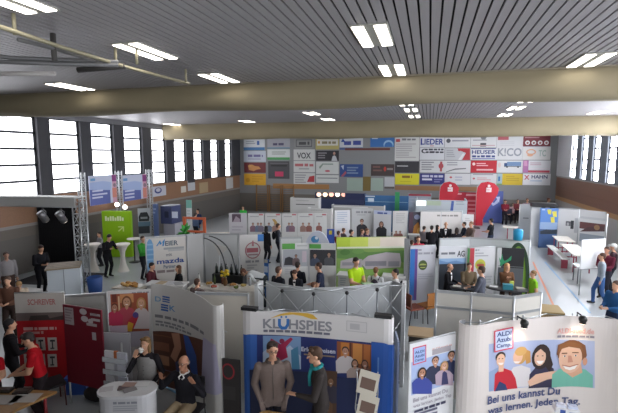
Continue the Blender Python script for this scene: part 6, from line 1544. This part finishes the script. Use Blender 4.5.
p_('brown haired visitor sitting close to the left end of the buffet table', 197.5, 281, 1.22, 170, 'front', sit=True, top='6a5a58', legs='2a2a30', hair='4a3024')
p_('helper in a white and teal top bending over the buffet table', 241, 271, 1.13, -80, 'low', size=1.0, lean=76, top='ccd0d0', legs='2e3438', hair='5a3626', extras=(), nod=10)
p_('visitor in dark blue near the far end of the left windows', 197.5, 209, 1.72, -20, 'down', top='2c3a5c', legs='1f2638', hair='2a2220')
p_('visitor in a blue grey jacket beside the narrow teal headed banner', 195.5, 213, 1.6, 160, 'down', top='5a6c8a', legs='20242e', hair='3a2c28')
p_('person with glowing orange face light before the white poster row', 243.5, 223.5, 1.3, -60, 'down', sit=True, top='1e2024', legs='1e2024', hair='2a2220')
p_('bright green shirted visitor behind the left end of the poster row', 243, 206, 1.6, 20, 'front', top='3fae48', legs='2a3a3a', hair='3a342c')
# --- middle
p_('woman with long dark hair in black standing before the poster row', 266.5, 226, 1.68, 160, 'down', top='19181c', legs='1b1a20', hair='1a1414', female=True, hairstyle='long')
p_('young man with a dark backpack standing before the poster row', 278.5, 223.5, 1.76, 120, 'down', top='3a3e48', legs='2a2c34', hair='4a3024', extras=(backpack('1a1a20'),))
p_('dark haired woman in a white blouse left of the portrait posters', 330, 210, 1.7, 140, 'down', top='d0d2d8', legs='2a3a6a', hair='161314', female=True)
p_('brown haired visitor in black left of the green headed posters', 279, 266.5, 1.7, 150, 'down', top='20222a', legs='20222a', hair='4a2f24')
p_('visitor in a dark suit standing before the green striped poster', 298, 261.5, 1.66, 170, 'front', top='1d1f28', legs='1d1f28', hair='2c211c')
p_('man bowing his head with a white shirt front above the grey curved wall', 293.5, 270, 1.56, -15, 'front', lean=12, top='24262e', legs='22242a', hair='4a2c1f', nod=28, extras=(shirtfront(),))
p_('visitor in a dark blue shirt facing left before the green headed posters', 318, 262.5, 1.72, -85, 'front', top='262c40', legs='22242c', hair='3a2720', sleeve='short', lean=6)
p_('brown haired child above the middle of the grey curved wall', 313.5, 282, 1.28, 150, 'down', top='5a4038', legs='2a2a30', hair='6a4430')
p_('man in a lime green shirt holding a green folder before the landscape wall', 357, 258, 1.85, 50, 'front', top='a6cc1e', legs='2a2a30', hair='2b2019', sleeve='short', nod=14, wide=1.14, hem=-.1, extras=(folder_in_hand('green folder held by the man in the lime green shirt', '2f8a3a'),))
p_('visitor with a dark backpack over a white top before the landscape wall', 376, 267, 1.56, 175, 'down', top='d0d2d4', legs='3a3c44', hair='7a5238', extras=(backpack('3a3440'),))
p_('dark haired visitor with a black backpack at the right of the landscape wall', 395, 269, 1.68, -70, 'front', top='d0d0d0', legs='26262c', hair='1d1715', extras=(backpack('17171b'),))
for i, (px, py, h, c, hr, lab) in enumerate([(339, 231.5, 1.3, '8a3a3a', '4a3428', 'seated visitor in a reddish top left of the row before the portrait posters'), (344, 230, 1.18, '5a5058', '6a4c3a', 'seated brown haired visitor before the leftmost portrait poster'), (351.8, 229.5, 1.38, '2c2a34', '2c2220', 'seated dark haired visitor under the dark suited printed man'), (362.5, 231, 1.2, '7a6a70', '6a4a34', 'seated visitor in a greyish top under the printed man'), (367.5, 228, 1.42, '4a3c58', '6a4630', 'seated visitor in purple right of the printed man')]):
    p_(lab, px, py, h, 150-20*i, 'front', sit=True, top=c, legs='2a2a30', hair=hr)
# --- info booth
p_('bald man in a black suit at the left oval table', 450.5, 263.5, 1.56, 70, hands=[(-.14, -.33, 1.09), (.14, -.33, 1.09)], arms='table', top='17171b', legs='18181c', hair='6a5444', bald=True, extras=(shirtfront(),), lean=4)
p_('visitor in an olive brown top behind the left oval table', 469.5, 263, 1.57, 10, hands=[(-.1, -.32, 1.09), (.1, -.32, 1.09)], arms='front', top='6a5c48', legs='3a342c', hair='4a3426')
p_('man in a grey suit seen from behind at the left oval table', 481, 266, 1.78, -110, 'front', top='50535e', legs='44464f', hair='4a382c', at=None)
p_('blond woman in brown resting her chin on her hand before the black screen', 507.5, 263.5, 1.56, 15, hands=[(-.03, -.14, 1.27), (.10, -.27, 1.11)], arms='chin', top='6a4a34', legs='3a2c26', hair='b88c58', female=True, hairstyle='long')
p_('child in a lime green top at the right end of the table under the antlers', 533, 270.5, 1.5, -80, 'down', top='8cc832', legs='3a3a40', hair='8a6a44', sleeve='short')
p_('visitor in a red top looking over the blue striped banner', 418.5, 236.5, 1.66, 10, 'down', top='c02f4a', legs='2a2a30', hair='5a3a2a')
p_('brown haired visitor left of the red one behind the blue striped banner', 412.3, 240, 1.58, 160, 'down', top='3c2e2c', legs='2a2a30', hair='4a3226')
# --- crowded rear booth
for px, py, h, fc, c, hr, lab, ex in [(424.5, 226, 1.56, 150, '7a7478', '2c2220', 'grey dressed visitor at the left of the crowded rear booth', {}), (432, 225.5, 1.7, 170, '1e1d22', '251b18', 'visitor in black second from left in the crowded rear booth', {}), (438, 225, 1.56, 100, '1a1a20', '241a18', 'long haired visitor in black in the middle of the crowded rear booth', dict(hairstyle='long', female=True)),
    (446, 222, 1.78, 0, '1b1b20', '8a6a54', 'bald man in a dark suit and white shirt in the crowded rear booth', dict(bald=True, extras=(shirtfront(),))), (457, 227.5, 1.6, 170, '26242a', '2a1d1a', 'dark haired visitor right of the bald man in the crowded rear booth', dict(female=True, hairstyle='long')), (464, 222, 1.66, -80, '202430', '2a201c', 'man in a dark jacket at the right end of the crowded rear booth', {}), (471, 221.5, 1.8, -60, '6a5a54', '7a5a44', 'brown haired visitor behind the man at the right of the rear booth', {})]:
    p_(lab, px, py, h, fc, 'front', top=c, legs='1f1f25', hair=hr, **ex)
p_('visitor in a black shirt and jeans standing alone near the red feather flag', 491, 218.5, 1.76, -120, 'front', top='17181d', legs='2b3346', hair='1d1716', sleeve='short')
# --- group at the back wall
for px, py, h, c, hr, lab, sit in [(505.5, 200, 1.72, '7a2434', '2c1c1a', 'visitor in dark red standing beside the blue poster at the back', False), (508.5, 205, 1.3, '3a3a48', '3c2a24', 'seated visitor in dark grey beside the dark red one at the back', True), (513.5, 203.5, 1.3, 'c8a8ac', '3c2620', 'seated visitor in a pale pink top in the group at the back', True), (518, 199.5, 1.7, '7a3a40', '5a3426', 'standing visitor in a reddish top in the group at the back', False), (522, 204.5, 1.25, 'd0ccd2', '4a3028', 'seated visitor in white at the right of the group at the back', True), (527.5, 198.5, 1.85, '8a7a84', '6a3e2e', 'standing visitor above the grey partition end at the back', False)]:
    p_(lab, px, py, h, 0, 'front', sit=sit, top=c, legs='26242c', hair=hr)
p_('red faced visitor behind the blue lake poster', 549, 198, 1.85, 60, 'down', top='c0b4b4', legs='3a3a44', hair='7a4a40')
# --- right edge
p_('man in a maroon shirt beside the white board at the right edge', 607, 247, 1.76, -40, 'front', top='5c2030', legs='2a2a34', hair='4a342a', skin='b8846a')
p_('white capped person in dark clothes at the right edge', 613.5, 244, 1.72, -120, 'down', top='3c2a30', legs='1f2028', hair='d0cec8', extras=(cap('dcdcda'),))
p_('walking person in pale blue jeans half hidden by the white board', 602, 253, 1.7, -100, 'down', top='9aa4b0', legs='3f5f92', hair='5a4034', stance=.18, shoes='2a2a30')
p_('person in a blue sweater at the lower right edge', 616, 281, 1.72, -60, 'front', top='2c5a8c', legs='28344c', hair='4a3428')
